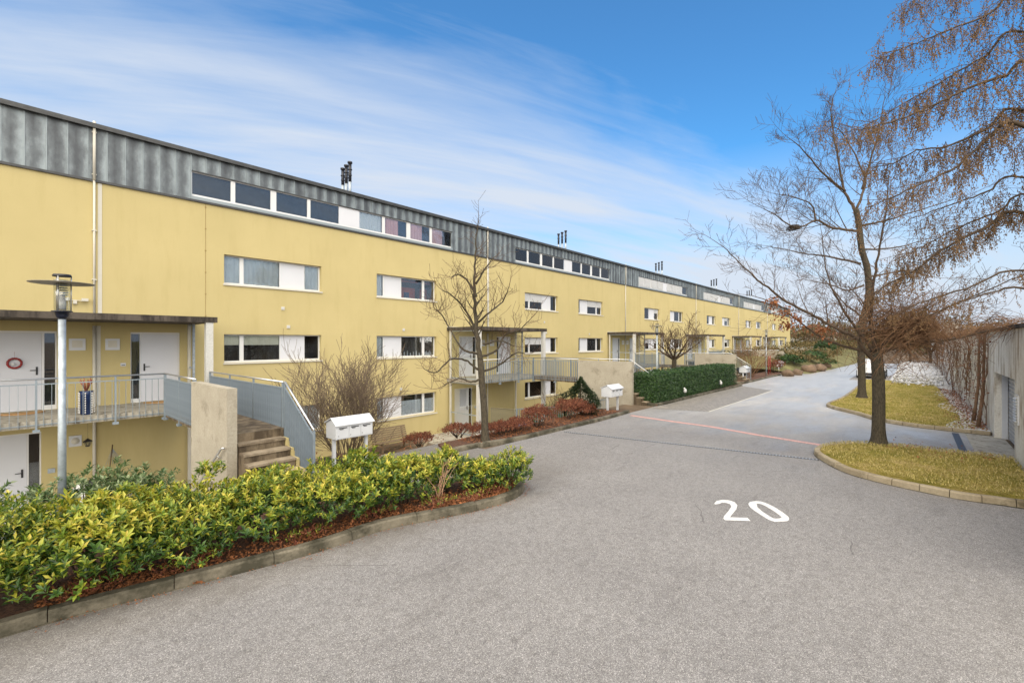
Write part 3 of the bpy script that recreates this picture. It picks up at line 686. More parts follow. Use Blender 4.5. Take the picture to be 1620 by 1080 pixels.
# rendered wall, cell by cell round the openings
bounds = [4.6-MOD+i*MOD for i in range(7)]+[100.0]
for a, b in zip(bounds, bounds[1:]):
    hs = [h for h in holes if h[0] < b and h[1] > a]
    ux = sorted(set([a, b]+[max(a, h[0]) for h in hs]+[min(b, h[1]) for h in hs]))
    zx = sorted(set([-1.9, ZB]+[h[2] for h in hs]+[h[3] for h in hs]))
    m = MB()
    for i in range(len(ux)-1):
        run = None
        for j in range(len(zx)-1):
            cu, cz = (ux[i]+ux[i+1])/2, (zx[j]+zx[j+1])/2
            if any(h[0] < cu < h[1] and h[2] < cz < h[3] for h in hs): continue
            m._a([(ux[i], D, zx[j]), (ux[i+1], D, zx[j]), (ux[i+1], D, zx[j+1]), (ux[i], D, zx[j+1])], [(0, 1, 2, 3)])
    for h in hs:
        x0, x1, z0, z1 = h; y = D+.235
        m._a([(x0,D,z0),(x1,D,z0),(x1,D,z1),(x0,D,z1),(x0,y,z0),(x1,y,z0),(x1,y,z1),(x0,y,z1)], [(0,4,5,1),(3,2,6,7),(0,3,7,4),(1,5,6,2)])
    m.build('wall', 'yellow', bl)
m = MB(); m.box(100.0, 100.2, D, D+11, -1.9, ZT-.05); m.box(bounds[0], 100.2, D+10.8, D+11, -1.9, ZT-.05); m.box(bounds[0]-.2, bounds[0], D, D+11, -1.9, ZT-.05); m.build('end_wall', 'yellow', bl)
m = MB(); m.box(bounds[0]-.2, 100.25, D-.10, D+11.1, ZT-.03, ZT+.02); rf = m.build('roof', 'roof', bl)
m = MB(); m.box(bounds[0]-.2, 100.27, D-.17, D-.10, ZT-.08, ZT+.045); m.box(bounds[0]-.2, 100.27, D-.14, D-.05, ZT-.045, ZT-.031); m.build('eaves_fascia', 'fascia', rf)
m = MB(); m.box(bounds[0], 100.1, D-.055, D-.003, ZB-.04, ZB+.025); m.box(bounds[0], 100.1, D+.10, D+.2, ZB, ZT-.03); m.build('base_flashing', 'fascia', bl)
# zinc sheets with standing seams
PW = MOD/39
def zmesh(h):
    m = MB(); m.box(0.008, PW-.008, -.03, .02, 0, h); m.box(PW-.014, PW+.010, -.06, -.03, 0, h); return meshof(m, 'zinc_panel', 'zinc')
zfull, zshort = zmesh(ZT-.05-ZB-.025), zmesh(ZT-.05-ST-.01)
i0 = -10
for i in range(i0, 232):
    u = .496+PW*i
    if u+PW > 100.1: break
    mdl = (u-S0+.06) % MOD; over = (mdl < (S1-S0)-.1) and u > S0-.06
    inst(zshort if over else zfull, 'zinc_panel', bl, (u, -.003, (ST+.01 if over else ZB+.025)-Z_G))
for k in range(6):      # dark head over each strip window
    m = MB(); m.box(S0+MOD*k, S1+MOD*k, D-.06, D-.005, ST-.025, ST+.008); m.build('window_head', 'fascia', bl)
    m = MB(); m.box(S0+MOD*k, S1+MOD*k, D-.05, D-.003, ZB+.028, SB-.003); m.build('window_apron', 'zinc', bl)
# expansion joints with their little fixings, downpipes and the pale strip beside them
for k in range(6):
    u = 4.6+MOD*k; m = MB(); m.box(u-.008, u+.008, D-.004, D-.001, 3.6, ZB-.05)
    for z in [3.7+.72*i for i in range(6)]: m.box(u-.02, u+.02, D-.012, D-.001, z-.02, z+.02)
    m.build('expansion_joint', 'joint', bl)
    u = 1.86+MOD*k
    m = MB(); m.tube([(u, D-.085, ZT+.12), (u, D-.085, ZB)], .036, 8); m.tube([(u, D-.06, ZB), (u, D-.06, 3.62)], .028, 8); m.tube([(u, D-.06, 3.3), (u, D-.06, -1.7)], .04, 8)
    for z in (8.8, 7.6, 6.0, 4.6): m.box(u-.05, u+.05, D-.09, D-.001, z, z+.03)
    m.build('downpipe', 'trim', bl)
    m = MB(); m.box(u+.08, u+.17, D-.012, D-.001, 3.62, ZB-.05); m.box(u+.05, u+.14, D-.012, D-.001, Z_E+.02, 3.3); m.build('cover_strip', 'trim', bl)
# flues in threes on the roof
for k in range(6):
    for q, (v, h) in enumerate(((18.55, 1.30), (18.25, 1.36), (17.95, 1.42))):
        u = 9.95+MOD*k
        m = MB(); m.tube([(u, v, ZT), (u, v, ZT+.62)], .06, 10); m.ci = 1; m.tube([(u, v, ZT+.62), (u, v, ZT+h)], .066, 10)
        m.tube([(u, v, ZT+h-.30), (u, v, ZT+h-.26)], .09, 10); m.tube([(u, v, ZT+h-.02), (u, v, ZT+h+.05)], .10, 10); m.tube([(u, v, ZT+h*.62), (u, v, ZT+h*.65)], .08, 10)
        m.build('flue', ['galv', 'blackpipe'], rf)
    if k in (2, 3):
        m = MB(); m.box(13+MOD*k, 14.6+MOD*k, 18.3, 20, ZT, ZT+.28); m.build('roof_hatch', 'trim', rf)
# fittings on the walls
for k in range(6):
    o = MOD*k
    for (x0, x1, z0, z1, nm) in ((1.34, 1.68, 2.60, 2.93, 'ventilation_grille'), (2.10, 2.42, 2.60, 2.93, 'ventilation_grille')):
        m = MB(); m.box(x0+o, x1+o, D-.035, D-.001, z0, z1); m.ci = 1
        m.box(x0+.06+o, x1-.06+o, D-.042, D-.0355, z0+.08, z1-.05); v = m.build(nm, ['whitemetal', 'trim'], bl)
    m = MB(); m.box(1.34+o, 1.60+o, D-.035, D-.001, -.08, .22); m.ci = 1; m.lathe((1.47+o, D-.0355, .07), [(.001, 0)], 4); m.tube([(1.47+o, D-.036, .07), (1.47+o, D-.044, .07)], .09, 14); m.build('ventilation_grille', ['whitemetal', 'trim'], bl)
    m = MB(); m.box(2.44+o, 2.56+o, D-.03, D-.001, 2.12, 2.21); m.ci = 1; m.box(2.46+o, 2.54+o, D-.033, D-.0305, 2.14, 2.16); m.build('intercom', ['whitemetal', 'darkmetal'], bl)
    m = MB(); m.box(.93+o, 1.07+o, D-.03, D-.001, -.72, -.60); m.build('intercom', 'galv', bl)
    for (x, z) in ((7.0, 4.02), (7.2, 3.34), (12.35, 3.33), (12.2, .62)):
        m = MB(); m.box(x+o, x+.12+o, D-.03, D-.001, z, z+.12); m.ci = 1; m.box(x+.02+o, x+.10+o, D-.034, D-.0305, z+.03, z+.09); m.build('wall_vent', ['trim', 'shutter'], bl)
m = MB(); m.ci = 0; m.obox((1.28, D-.10, 4.02), (.07, 0, 0), (0, .05, 0), (0, 0, .04)); m.obox((1.66, D-.10, 4.02), (.07, 0, 0), (0, .05, 0), (0, 0, .04)); m.box(1.42, 1.50, D-.09, D-.001, 3.90, 4.0); m.bar((1.28, D-.04, 4.0), (1.66, D-.04, 4.0), .02, .02)
m.build('floodlight', 'trim', bl)

# ============================================================ ENTRANCE PORCHES, BRIDGES, STAIRS
VF = 15.3
which = ['first, with wreath door and blue vase', 'second porch behind the small pruned tree', 'third porch left of the lamp behind the hedge',
         'fourth porch behind the tree beside the hedge', 'fifth porch behind the orange brown bush', 'sixth and farthest, at the terrace end']
bar_m = meshof(MB().box(-.004, .004, -.02, .02, 0, 1.0), 'baluster', 'galvblue')
bar_x = meshof(MB().box(-.02, .02, -.004, .004, 0, 1.0), 'baluster', 'galvblue')
def porch(k):
    o = MOD*k
    e = empty('entrance_porch', (2+o, 16.4, Z_G), 'concrete canopy and balcony on pale posts: '+which[k], 'porch', 'entrance porches along the yellow terrace')
    lx = -5.0 if k == 0 else -1.0
    m = MB(); m.box(lx+o, 4.15+o, VF, D-.003, .84, Z_E); m.build('balcony_slab', 'conc_mid', e)
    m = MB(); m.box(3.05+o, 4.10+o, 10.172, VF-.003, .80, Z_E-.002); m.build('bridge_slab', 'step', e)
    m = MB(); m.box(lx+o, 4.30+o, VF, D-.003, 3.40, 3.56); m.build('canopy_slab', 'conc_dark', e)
    m = MB(); m.box(lx+o+.02, 4.27+o, D-.03, D-.004, 3.563, 3.60); m.build('canopy_flashing', 'trim', e)
    for (x0, x1) in ((4.02, 4.20),)+(((-.98, -.80),) if k else ()):
        m = MB(); m.box(x0+o, x1+o, VF+.02, VF+.2, Z_E, 3.4); m.build('post', 'conc_white', e)
        m = MB(); m.box(x0+o, x1+o, VF+.02, VF+.2, Z_G, .84); m.build('post', 'conc_white', e)
        xm = (x0+x1)/2
        m = MB(); m.box(xm-.04+o, xm+.04+o, D-.2, D-.12, Z_E, 3.4); m.build('post', 'trim', e)
        m = MB(); m.box(xm-.04+o, xm+.04+o, D-.2, D-.12, Z_G, .84); m.build('post', 'trim', e)
        lv = [(Z_E, 3.4)]+([(Z_G, .84)] if x0 < 1 else [])
        ya = VF+.2 if x0 < 1 else D-.62
        for z0, z1 in lv:
            m = MB()
            for z in (z0+.02, z0+1.0, z1-.06): m.box(xm-.02+o, xm+.02+o, ya, D-.2, z, z+.045)
            fr = m.build('screen', 'galv', e)
            m = MB(); m._a([(xm+o, ya, z0+.066), (xm+o, D-.2, z0+.066), (xm+o, D-.2, z1-.062), (xm+o, ya, z1-.062)], [(0, 1, 2, 3)]); m.build('pane', 'clearglass', fr)
    m = MB(); m.box(4.08+o, 4.14+o, D-.68, D-.622, Z_E, 3.4); m.build('post', 'galv', e)
    # railing along the balcony front
    y = VF-.03; xr = 3.05+o; xl = lx+o
    m = MB(); m.box(xl, xr, y-.012, y+.012, 1.84, 1.865); m.box(xl, xr, y-.01, y+.01, .90, .92)
    for x in ([xl+.02+1.4*i for i in range(int((xr-xl)/1.4)+1)]+[xr-.015]):
        m.box(x-.018, x+.018, y-.018, y+.02, .74, 1.96); m.box(x-.06, x+.06, y-.05, y+.03, .74, .80)
    r1 = m.build('railing', 'galvblue', e)
    m = MB(); m.tube([(xl, y, 1.975), (xr, y, 1.975)], .021, 8); m.build('handrail', 'steel', r1)
    n = int((xr-xl)/.135)
    for i in range(n):
        x = xl+.07+i*.135
        if x < xr-.04: inst(bar_m, 'baluster', r1, (x-(2+o), y-16.4, .86-Z_G), (1, 1, .985))
    # bridge rails
    for side, x, v0, v1 in (('left', 3.05, VF-.05, 12.42), ('right', 4.10, VF-.02, 10.2)):
        x += o; m = MB(); m.box(x-.012, x+.012, v1, v0, 1.84, 1.865); m.box(x-.01, x+.01, v1, v0, .90, .92)
        nn = int((v0-v1)/1.3)
        for i in range(nn+1):
            v = v1+.02+(v0-v1-.04)*i/max(1, nn); m.box(x-.018, x+.018, v-.018, v+.018, .74, 1.96); m.box(x-.05, x+.05, v-.06, v+.06, .73, .79)
        r2 = m.build('railing', 'galvblue', e)
        m = MB(); m.tube([(x, v0, 1.975), (x, v1, 1.975)], .021, 8); m.build('handrail', 'steel', r2)
        n = int((v0-v1)/.105)
        for i in range(n):
            inst(bar_x, 'baluster', r2, (x-(2+o), v1+.06+i*.105-16.4, .86-Z_G), (1, 1, .985))
    return e
for k in range(6): porch(k)
stairw = ['wet brown concrete steps behind the front bed, between the grey wall and the blue railing', 'concrete steps left of the clipped hedge beside the second mailbox',
          'concrete steps right after the end of the clipped hedge', 'concrete steps behind the orange brown bush', 'fifth flight of concrete steps along the terrace', 'farthest flight of concrete steps along the terrace']
wallw = ['tall board marked concrete wall slab beside the nearest steps with a slanting handrail', 'concrete wall slab between the dark conifer and the steps, behind the second mailbox',
         'beige concrete wall slab rising over the far half of the clipped hedge', 'concrete wall slab beside the fourth mailbox', 'fifth concrete wall slab along the terrace', 'farthest concrete wall slab near the end of the terrace']
for k in range(6):
    o = MOD*k; v0 = 10.17; g_, h = .26, 1.0/6
    if k > 0: o += .0
    e = empty('concrete_staircase', (3.6+o, 9.5, 0), stairw[k], 'stairs', 'flights of steps up to the entrance bridges')
    for i in range(5):
        z = Z_E-h*(i+1); m = MB(); ya, yb = v0-g_*(i+1), v0-g_*i-(.002 if i == 0 else 0)
        m.box(3.16+o, 4.02+o, ya+.02, yb+.018*(i > 0)-.001, -.3, z-.047); m.ci = 1; m.box(3.155+o, 4.03+o, ya-.015, yb+.002*(i > 0)-.001, z-.045, z); m.build('step', ['step', 'tread'], e)  # riser body in a darker brown concrete than the tread
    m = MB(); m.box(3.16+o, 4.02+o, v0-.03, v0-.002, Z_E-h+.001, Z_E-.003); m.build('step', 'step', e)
    m = MB()
    for i in range(5): m.box(4.035+o, 4.10+o, v0-g_*(i+1)+(.0005), v0-g_*i, -.3, Z_E-h*(i+1)-.02)
    m.build('stringer', 'yellow', e)
    x = 4.13+o; m = MB(); slope = -h/g_
    top = lambda v: 1.86+(v-(v0))*h/g_ if v < v0 else 1.86
    va, vb = v0, v0-g_*5-.05
    m.bar((x, va, 1.85), (x, vb, 1.85-(va-vb)*h/g_), .025, .02); m.box(x-.018, x+.018, vb-.02, vb+.02, -.05, top(vb)+.1); m.box(x-.018, x+.018, va-.02, va+.02, .75, 1.96)
    r = m.build('railing', 'galvblue', e)
    m = MB(); m.tube([(x, va+.05, 1.975), (x, va, 1.975), (x, vb, 1.975-(va-vb)*h/g_)], .021, 8); m.build('handrail', 'steel', r)
    n = int((va-vb)/.085)
    for i in range(n):
        v = vb+.05+i*.085; st = max(0, min(5, int((v0-v)/g_)+1)); zb = Z_E-h*st-.10; inst(bar_x, 'baluster', r, (x-(3.6+o), v-9.5, zb), (1, 1, max(.2, top(v)-zb)))
    m = MB(); m.box(2.96+o, 3.14+o, 9.97-(.45 if k else 0), 12.4, -1.75, 1.93)
    wl = m.build('stair_wall', 'concrete', loc=(3.05+o, 11.1, -1.75)); tag(wl, wallw[k], 'wall', 'concrete wall slabs beside the steps')
    m = MB(); m.tube([(2.89+o, 9.93, .80), (2.89+o, 10.06, .78), (2.89+o, 12.3, -.72)], .022, 8)
    for v, z in ((10.3, .60), (11.9, -.46)): m.tube([(2.89+o, v, z), (2.93+o, v, z-.06), (2.965+o, v, z-.06)], .010, 6)
    m.build('handrail', 'steel', wl)
# ============================================================ OBJECTS ON THE PORCHES AND BY THE STEPS
# wreath
e = empty('door_wreath', (U(23), D-.02, 2.28), 'dark red twig wreath hanging on the leftmost white door', 'wreath'); cx_, cz_ = U(23), 2.28
m = MB(); m.tube([(cx_+.125*math.cos(a), D+.02, cz_+.125*math.sin(a)) for a in [i*math.pi/12 for i in range(25)]], [.022+.006*(i % 2) for i in range(25)], 6, cap=False); m.build('ring', 'red', e)
m = MB(); m.bar((cx_, D+.03, cz_+.13), (cx_, D+.05, cz_+.30), .008, .004); m.build('ribbon', 'red', e)
m = MB(); m.blob((cx_-.02, D+.02, cz_-.02), (.05, .02, .03), 8, 6, .2); m.build('ornament', 'shell', e)
# vase
p = Vector((1.52, 15.75, Z_E))
e = empty('tall_blue_vase', p, 'tall blue vase hung with white shells, red twigs in it, on the first balcony', 'vase')
m = MB(); m.lathe(p, [(.10, 0), (.115, .02), (.12, .5), (.14, .6), (.13, .6)], 20); m.build('pot', 'blue', e)
m = MB()
for a in range(7):
    for i in range(9):
        an = a*.9; m.blob(p+Vector((.15*math.cos(an), .15*math.sin(an), .06+.06*i)), (.016, .016, .026), 6, 4, .1)
m.build('shell_strings', 'shell', e)
m = MB()
for i in range(26):
    a = random.uniform(0, 6.28); r = random.uniform(.02, .12); m.tube([p+Vector((0, 0, .55)), p+Vector((r*math.cos(a)*.7, r*math.sin(a)*.7, .72)), p+Vector((r*math.cos(a)*1.4, r*math.sin(a)*1.4, random.uniform(.80, .95)))], [.006, .007, .009], 5)
m.build('twigs', 'redtwig', e)
def halfmat(x, y, lab):
    m = MB(); n = 14; pts = [(x+.42*math.cos(math.pi*i/n), y-.42*math.sin(math.pi*i/n)) for i in range(n+1)]; m.prism(pts, Z_E+.001, Z_E+.028)
    tag(m.build('doormat', 'mat', loc=(x, y, Z_E)), lab, 'doormat', 'half round coir doormats')
halfmat(.45, D-.35, 'half round coir mat in front of the leftmost door on the first balcony'); halfmat(3.35, D-.25, 'half round coir mat in front of the white door right of the blue vase')
# hanging lantern under the first balcony
lp = Vector((1.66, 16.9, .12)); e = empty('hanging_lantern', lp, 'small black lantern hanging on a cord under the first balcony', 'lantern')
m = MB(); m.lathe(lp, [(.045, -.13), (.05, -.11), (.02, -.10)], 6, False); m.lathe(lp, [(.10, .0), (.10, .015), (.03, .07), (.012, .09)], 6, False)
for i in range(6):
    a = i*math.pi/3; m.bar(lp+Vector((.045*math.cos(a), .045*math.sin(a), -.11)), lp+Vector((.088*math.cos(a), .088*math.sin(a), 0)), .008, .008)
m.build('cage', 'darkmetal', e)
m = MB(); m.lathe(lp, [(.038, -.108), (.078, -.002)], 6, False); m.build('glass_shade', 'lampglass', e)
m = MB(); m.bar(lp+Vector((0, 0, .09)), lp+Vector((0, 0, .72)), .004, .004); m.build('cord', 'darkmetal', e)
# garden things leaning below
p = Vector((1.55, 15.9, Z_G)); e = empty('covered_barbecue', p, 'rounded item under a white and black cover below the hanging lantern', 'covered item')
m = MB(); m.blob(p+Vector((0, 0, .72)), (.30, .26, .26), 16, 10, .08); m.box(p.x-.16, p.x+.16, p.y-.14, p.y+.14, Z_G, -1.05); m.build('cover', 'shell', e)
m = MB(); m.blob(p+Vector((.09, -.02, .755)), (.21, .262, .25), 14, 10, .08); m.build('dark_band', 'darkmetal', e)
p = Vector((2.15, 17.2, Z_G)); e = empty('garden_rake', p, 'wooden handled rake leaning on the yellow wall beside the covered item', 'rake')
m = MB(); m.tube([p+Vector((-.12, -.25, .0)), p+Vector((.10, .3, 1.55))], .014, 6); m.build('handle', 'wood', e)
m = MB()
for i in range(9): m.tube([p+Vector((.09, .27, 1.45)), p+Vector((-.06+.05*i, .22, 1.0))], .004, 4)
m.build('tines', 'galv', e)
# mailboxes
def mailbox(u, v, lab, z=0.0, w=.94, d=.46):
    e = empty('mailbox_bank', (u+w/2, v+d/2, z), lab, 'mailbox', 'white mailbox banks on two posts')
    zb, zt = z+.60, z+.92
    m = MB(); ys = (v, v, v+d, v+d)
    m._a([(u,v,zb),(u,v,zt),(u,v+d*.42,zt+.13),(u,v+d,zt+.02),(u,v+d,zb),(u+w,v,zb),(u+w,v,zt),(u+w,v+d*.42,zt+.13),(u+w,v+d,zt+.02),(u+w,v+d,zb)],
         [(0,1,2,3,4),(9,8,7,6,5),(0,5,6,1),(3,8,9,4),(4,9,5,0),(1,6,7,2),(2,7,8,3)]); m.build('cabinet', 'whitemetal', e)
    m = MB(); a = Vector((0, -.04, -.012)); 
    m._a([(u-.03,v-.05,zt-.012),(u+w+.03,v-.05,zt-.012),(u+w+.03,v+d*.42,zt+.15),(u-.03,v+d*.42,zt+.15),(u-.03,v-.05,zt+.006),(u+w+.03,v-.05,zt+.006),(u+w+.03,v+d*.42,zt+.168),(u-.03,v+d*.42,zt+.168)],
         [(0,3,2,1),(4,5,6,7),(0,1,5,4),(1,2,6,5),(2,3,7,6),(3,0,4,7)])
    m._a([(u-.03,v+d*.42+.001,zt+.15),(u+w+.03,v+d*.42+.001,zt+.15),(u+w+.03,v+d+.04,zt+.02),(u-.03,v+d+.04,zt+.02),(u-.03,v+d*.42+.001,zt+.168),(u+w+.03,v+d*.42+.001,zt+.168),(u+w+.03,v+d+.04,zt+.038),(u-.03,v+d+.04,zt+.038)],
         [(0,3,2,1),(4,5,6,7),(0,1,5,4),(1,2,6,5),(2,3,7,6),(3,0,4,7)])
    m.build('gable_roof', 'whitemetal', e)
    for i in range(3):
        x0 = u+.02+(w-.04)*i/3; x1 = u+.02+(w-.04)*(i+1)/3
        m = MB(); m.box(x0+.006, x1-.006, v-.012, v-.001, zb+.02, zt-.03); dr_ = m.build('letter_door', 'whitemetal', e)
        m = MB(); m.box(x0+.05, x1-.05, v-.018, v-.0125, zt-.075, zt-.055); m.box(x0+.07, x0+.16, v-.018, v-.0125, zt-.10, zt-.085); m.box(x0+.03, x0+.045, v-.018, v-.0125, zb+.07, zb+.085); m.build('slot', 'darkmetal', dr_)
    for x in (u+.06, u+w-.06):
        m = MB(); m.box(x-.035, x+.035, v+.17, v+.24, z-.1, zb-.002); m.build('post', 'whitemetal', e)
mailbox(5.13, 9.88, 'white gabled mailbox bank nearest the camera, between the steps and the bare bush')
mailbox(16.36, 9.1, 'white mailbox bank in front of the concrete wall left of the clipped hedge')
mailbox(35.6, 9.0, 'white mailbox bank just past the right end of the clipped hedge')
mailbox(47.2, 9.0, 'farthest white mailbox bank beside the dark red bush and boulders')
# lamps
def lamp(u, v, lab, zh=3.72, z=0.0, k=1.0):
    e = empty('street_lamp', (u, v, z), lab, 'street lamp', 'galvanised post lamps with a flat disc')
    b = Vector((u, v, z)); H = zh
    m = MB(); m.tube([b, b+Vector((0, 0, H-.52))], [.044, .038], 16); m.build('pole', 'galv', e)
    m = MB(); m.lathe(b+Vector((0, 0, H-.56)), [(.042, -.02), (.065, .02), (.075, .07), (.105, .075), (.105, .085), (.08, .09)], 20); m.build('collar', 'lampblack', e)
    m = MB(); m.lathe(b+Vector((0, 0, H-.47)), [(.078, 0), (.082, .40)], 24); m.build('glass_cylinder', 'lampglass', e)
    m = MB(); m.lathe(b+Vector((0, 0, H-.12)), [(.315, 0), (.32, .008), (.10, .03), (.09, .025)], 40); m.build('disc_shade', 'lampdisc', e)
    m = MB(); m.lathe(b+Vector((0, 0, H-.03)), [(.092, 0), (.095, .012), (.085, .03), (.04, .035)], 20); m.build('cap', 'darkmetal', e)
    m = MB(); m.tube([b+Vector((0, 0, H-.46)), b+Vector((0, 0, H-.33))], .04, 12); m.tube([b+Vector((0, 0, H-.33)), b+Vector((0, 0, H-.26))], .03, 8)
    m.build('lamp_socket', 'shell', e)
    m = MB()
    for i in range(7): m.lathe(b+Vector((0, 0, H-.27+.03*i)), [(.052, 0), (.056, .008), (.036, .012)], 16)
    m.build('louvre_rings', 'galv', e)
    m = MB()
    for a in (0, 2.1, 4.2): m.tube([b+Vector((.084*math.cos(a), .084*math.sin(a), H-.48)), b+Vector((.086*math.cos(a), .086*math.sin(a), H-.02))], .007, 6)
    m.build('struts', 'steel', e)
lamp(.57, 8.3, 'galvanised lamp post with a flat disc shade at the far left behind the front shrubs')
lamp(22.4, 9.85, 'disc shaded lamp post rising behind the clipped hedge', 3.75)
lamp(41.1, 8.9, 'small distant lamp post beside the orange brown bush', 3.8)
# bench, manhole
bx, by = 10.2, 16.35; e = empty('slatted_bench', (bx+.85, by, -1.72), 'weathered wooden slatted bench against the yellow wall behind the mailbox', 'bench')
for i in range(6):
    t = i/5; m = MB(); m.obox((bx+.85, by+.28+.16*t, -1.25+.42*t), (.85, 0, 0), (0, .012, -.005), (0, .012, .032)); m.build('backrest_slat', 'wood', e)
for i in range(5):
    m = MB(); m.obox((bx+.85, by-.22+.105*i, -1.29-.01*i), (.85, 0, 0), (0, .042, 0), (0, 0, .013)); m.build('seat_slat', 'wood', e)
for x in (bx+.18, bx+1.52):
    m = MB(); m.bar((x, by-.2, -1.72), (x, by-.2, -1.31), .06, .06); m.bar((x, by+.24, -1.72), (x, by+.25, -1.36), .06, .06); m.bar((x, by+.30, -1.36), (x, by+.47, -.80), .06, .04); m.bar((x, by-.25, -1.34), (x, by+.3, -1.38), .06, .06); m.build('leg', 'wood', e)
m = MB(); m.tube([(11.95, 15.6, -1.60), (12.3, 15.75, -1.48)], [.13, .12], 10); tag(m.build('log_end', 'kerbstone', loc=(12.1, 15.7, -1.7)), 'pale round log lying at the right end of the bench', 'log')
m = MB(); m.tube([(9.95, 14.9, -1.56), (9.95, 14.9, -1.50)], .40, 24); mh = m.build('manhole_cover', 'trim', loc=(9.95, 14.9, -1.6)); tag(mh, 'round pale concrete manhole lid in the earth below the bench', 'manhole cover')
m = MB(); m.tube([(9.95, 14.9, -1.499), (9.95, 14.9, -1.487)], .31, 24); m.build('lid', 'galv', mh)
# courtyard floor at second porch and its railings
m = MB(); m.box(12.9, 20.0, 10.6, D-.01, -1.85, -1.69); m.build('courtyard_paving', 'conc_mid', kind='structure')
m = MB(); m.box(-3.2, 2.9, 10.6, D-.01, -1.85, -1.69); m.build('sunken_courtyard_paving', 'conc_white', kind='structure')  # floor made pale to bounce light up under the first porch
def fence(name, pts, h, lab, mat='galvblue', sp=.12, cat='fence', bw=.008):
    base = Vector(pts[0]); e = empty(name, base, lab, cat)
    m = MB()
    for a, b in zip(pts, pts[1:]):
        a = Vector(a); b = Vector(b); m.bar(a+Vector((0, 0, h)), b+Vector((0, 0, h)), .03, .03); m.bar(a+Vector((0, 0, .08)), b+Vector((0, 0, .08)), .02, .02)
        for q in (a, b): m.box(q.x-.02, q.x+.02, q.y-.02, q.y+.02, q.z-.15, q.z+h)
    m.build('rail', mat, e)
    src = meshof(MB().box(-bw, bw, -bw, bw, 0, h-.1), 'baluster', mat)
    for a, b in zip(pts, pts[1:]):
        a = Vector(a); b = Vector(b); n = int((b-a).length/sp)
        for i in range(1, n): inst(src, 'baluster', e, a.lerp(b, i/n)+Vector((0, 0, .09))-base)
MT['fenceol'] = plain('olive_fence_bar', (.22, .20, .13), .6, .15, 5, bstr=0)
fence('courtyard_railing', [(15.1, 14.6, -1.15), (12.75, 11.1, -.62)], .95, 'olive grey bar railing sloping down into the courtyard under the second porch', 'fenceol')
fence('courtyard_guardrail', [(12.75, 11.0, -.60), (15.4, 10.7, -.75), (18.6, 10.6, -.75)], .95, 'blue grey guardrail along the sunken courtyard left of the conifer')
fence('bridge_front_fence', [(21.2, 10.4, .0), (26.2, 10.4, .0), (33.2, 10.4, 0)], 1.15, 'grey bar fence standing behind the clipped hedge and the lamp', 'galv', .14)
p = Vector((14.6, 12.6, Z_G)); e = empty('blue_wheelie_bin', p, 'blue wheeled bin in the courtyard behind the guardrail', 'bin')
m = MB(); m._a([(p.x-.24,p.y-.28,-1.64),(p.x+.24,p.y-.28,-1.64),(p.x+.24,p.y+.22,-1.64),(p.x-.24,p.y+.22,-1.64),(p.x-.29,p.y-.36,-.72),(p.x+.29,p.y-.36,-.72),(p.x+.29,p.y+.3,-.72),(p.x-.29,p.y+.3,-.72)], [(0,3,2,1),(4,5,6,7),(0,1,5,4),(1,2,6,5),(2,3,7,6),(3,0,4,7)]); m.build('body', 'binblue', e)
m = MB(); m.box(p.x-.31, p.x+.31, p.y-.38, p.y+.34, -.715, -.66); m.build('lid', 'binblue', e)
for x in (-.26, .26):
    m = MB(); m.tube([(p.x+x-.03, p.y+.26, -1.60), (p.x+x+.03, p.y+.26, -1.60)], .1, 12); m.build('wheel', 'tyre', e)
# two small white garden markers at the hedge foot
for (x, y, lab) in ((1057, 630, 'left one of two small white garden birds at the foot of the clipped hedge'), (1141.5, 618, 'right one of two small white garden birds at the foot of the clipped hedge')):
    q = G(x, y); q.y = 8.25+.2; q.x = q.x; e = empty('garden_bird', (q.x, q.y, .1), lab, 'garden ornament', 'white garden birds')
    m = MB(); m.blob((q.x, q.y, .42), (.16, .06, .10), 10, 8, .05); m.blob((q.x-.13, q.y-.01, .54), (.055, .045, .05), 8, 6, 0); m.build('body', 'shell', e)
    m = MB(); m.tube([(q.x, q.y, .06), (q.x, q.y, .35)], .012, 5); m.build('stake', 'darkmetal', e)
# ============================================================ GARAGE AND RETAINING WALL ON THE RIGHT
g0, g1, gh = 15.95, 19.55, 1.95
gw = empty('garage_wall', (24, -2.0, 0), 'high weathered pale concrete wall with the garage opening on the right', 'wall')
for x0, x1, z0, z1 in ((8, g0, -.2, 3.15), (g1, 30, -.2, 3.15), (g0, g1, gh, 3.15), (30.01, 45, -.2, 3.12), (45.01, 62, -.2, 3.10), (62.01, 88, -.2, 3.10)):
    m = MB(); m.box(x0, x1, -2.25, -1.8, z0, z1); m.build('wall_section', 'wallconc', gw)
m = MB(); m.box(8, 88, -2.32, -1.74, 3.155, 3.24); m.build('coping', 'conc_dark', gw)
m = MB()
n = 34
for i in range(n): m.box(g0+.01, g1-.01, -2.12-.012*(i % 2), -2.08-.012*(i % 2), .02+(gh-.03)*i/n, .02+(gh-.03)*(i+.88)/n)
m.build('garage_door', 'slat', gw)
m = MB(); m.box(g0, g0+.06, -2.07, -1.95, .0, gh-.001); m.box(g1-.06, g1, -2.07, -1.95, .0, gh-.001); m.build('door_frame', 'whitemetal', gw)
m = MB(); m.box(15.30, 15.72, -1.799, -1.77, .95, 1.62)
lv = m.build('louvre', 'whitemetal', gw)
for i in range(9):
    m = MB(); z = 1.0+.064*i; m.obox((15.51, -1.755, z+.03), (.18, 0, 0), (0, .018, -.014), (0, .004, .006)); m.build('louvre_blade', 'shutter', lv)
m = MB(); m.box(15.5, 19.8, -2.0, -1.2, -.05, .006)
m.build('garage_threshold', 'conc_mid', kind='structure')
m = MB(); m.box(15.9, 19.7, -1.05, -.90, -.04, .010); m.build('garage_drain', 'darkmetal', kind='structure')
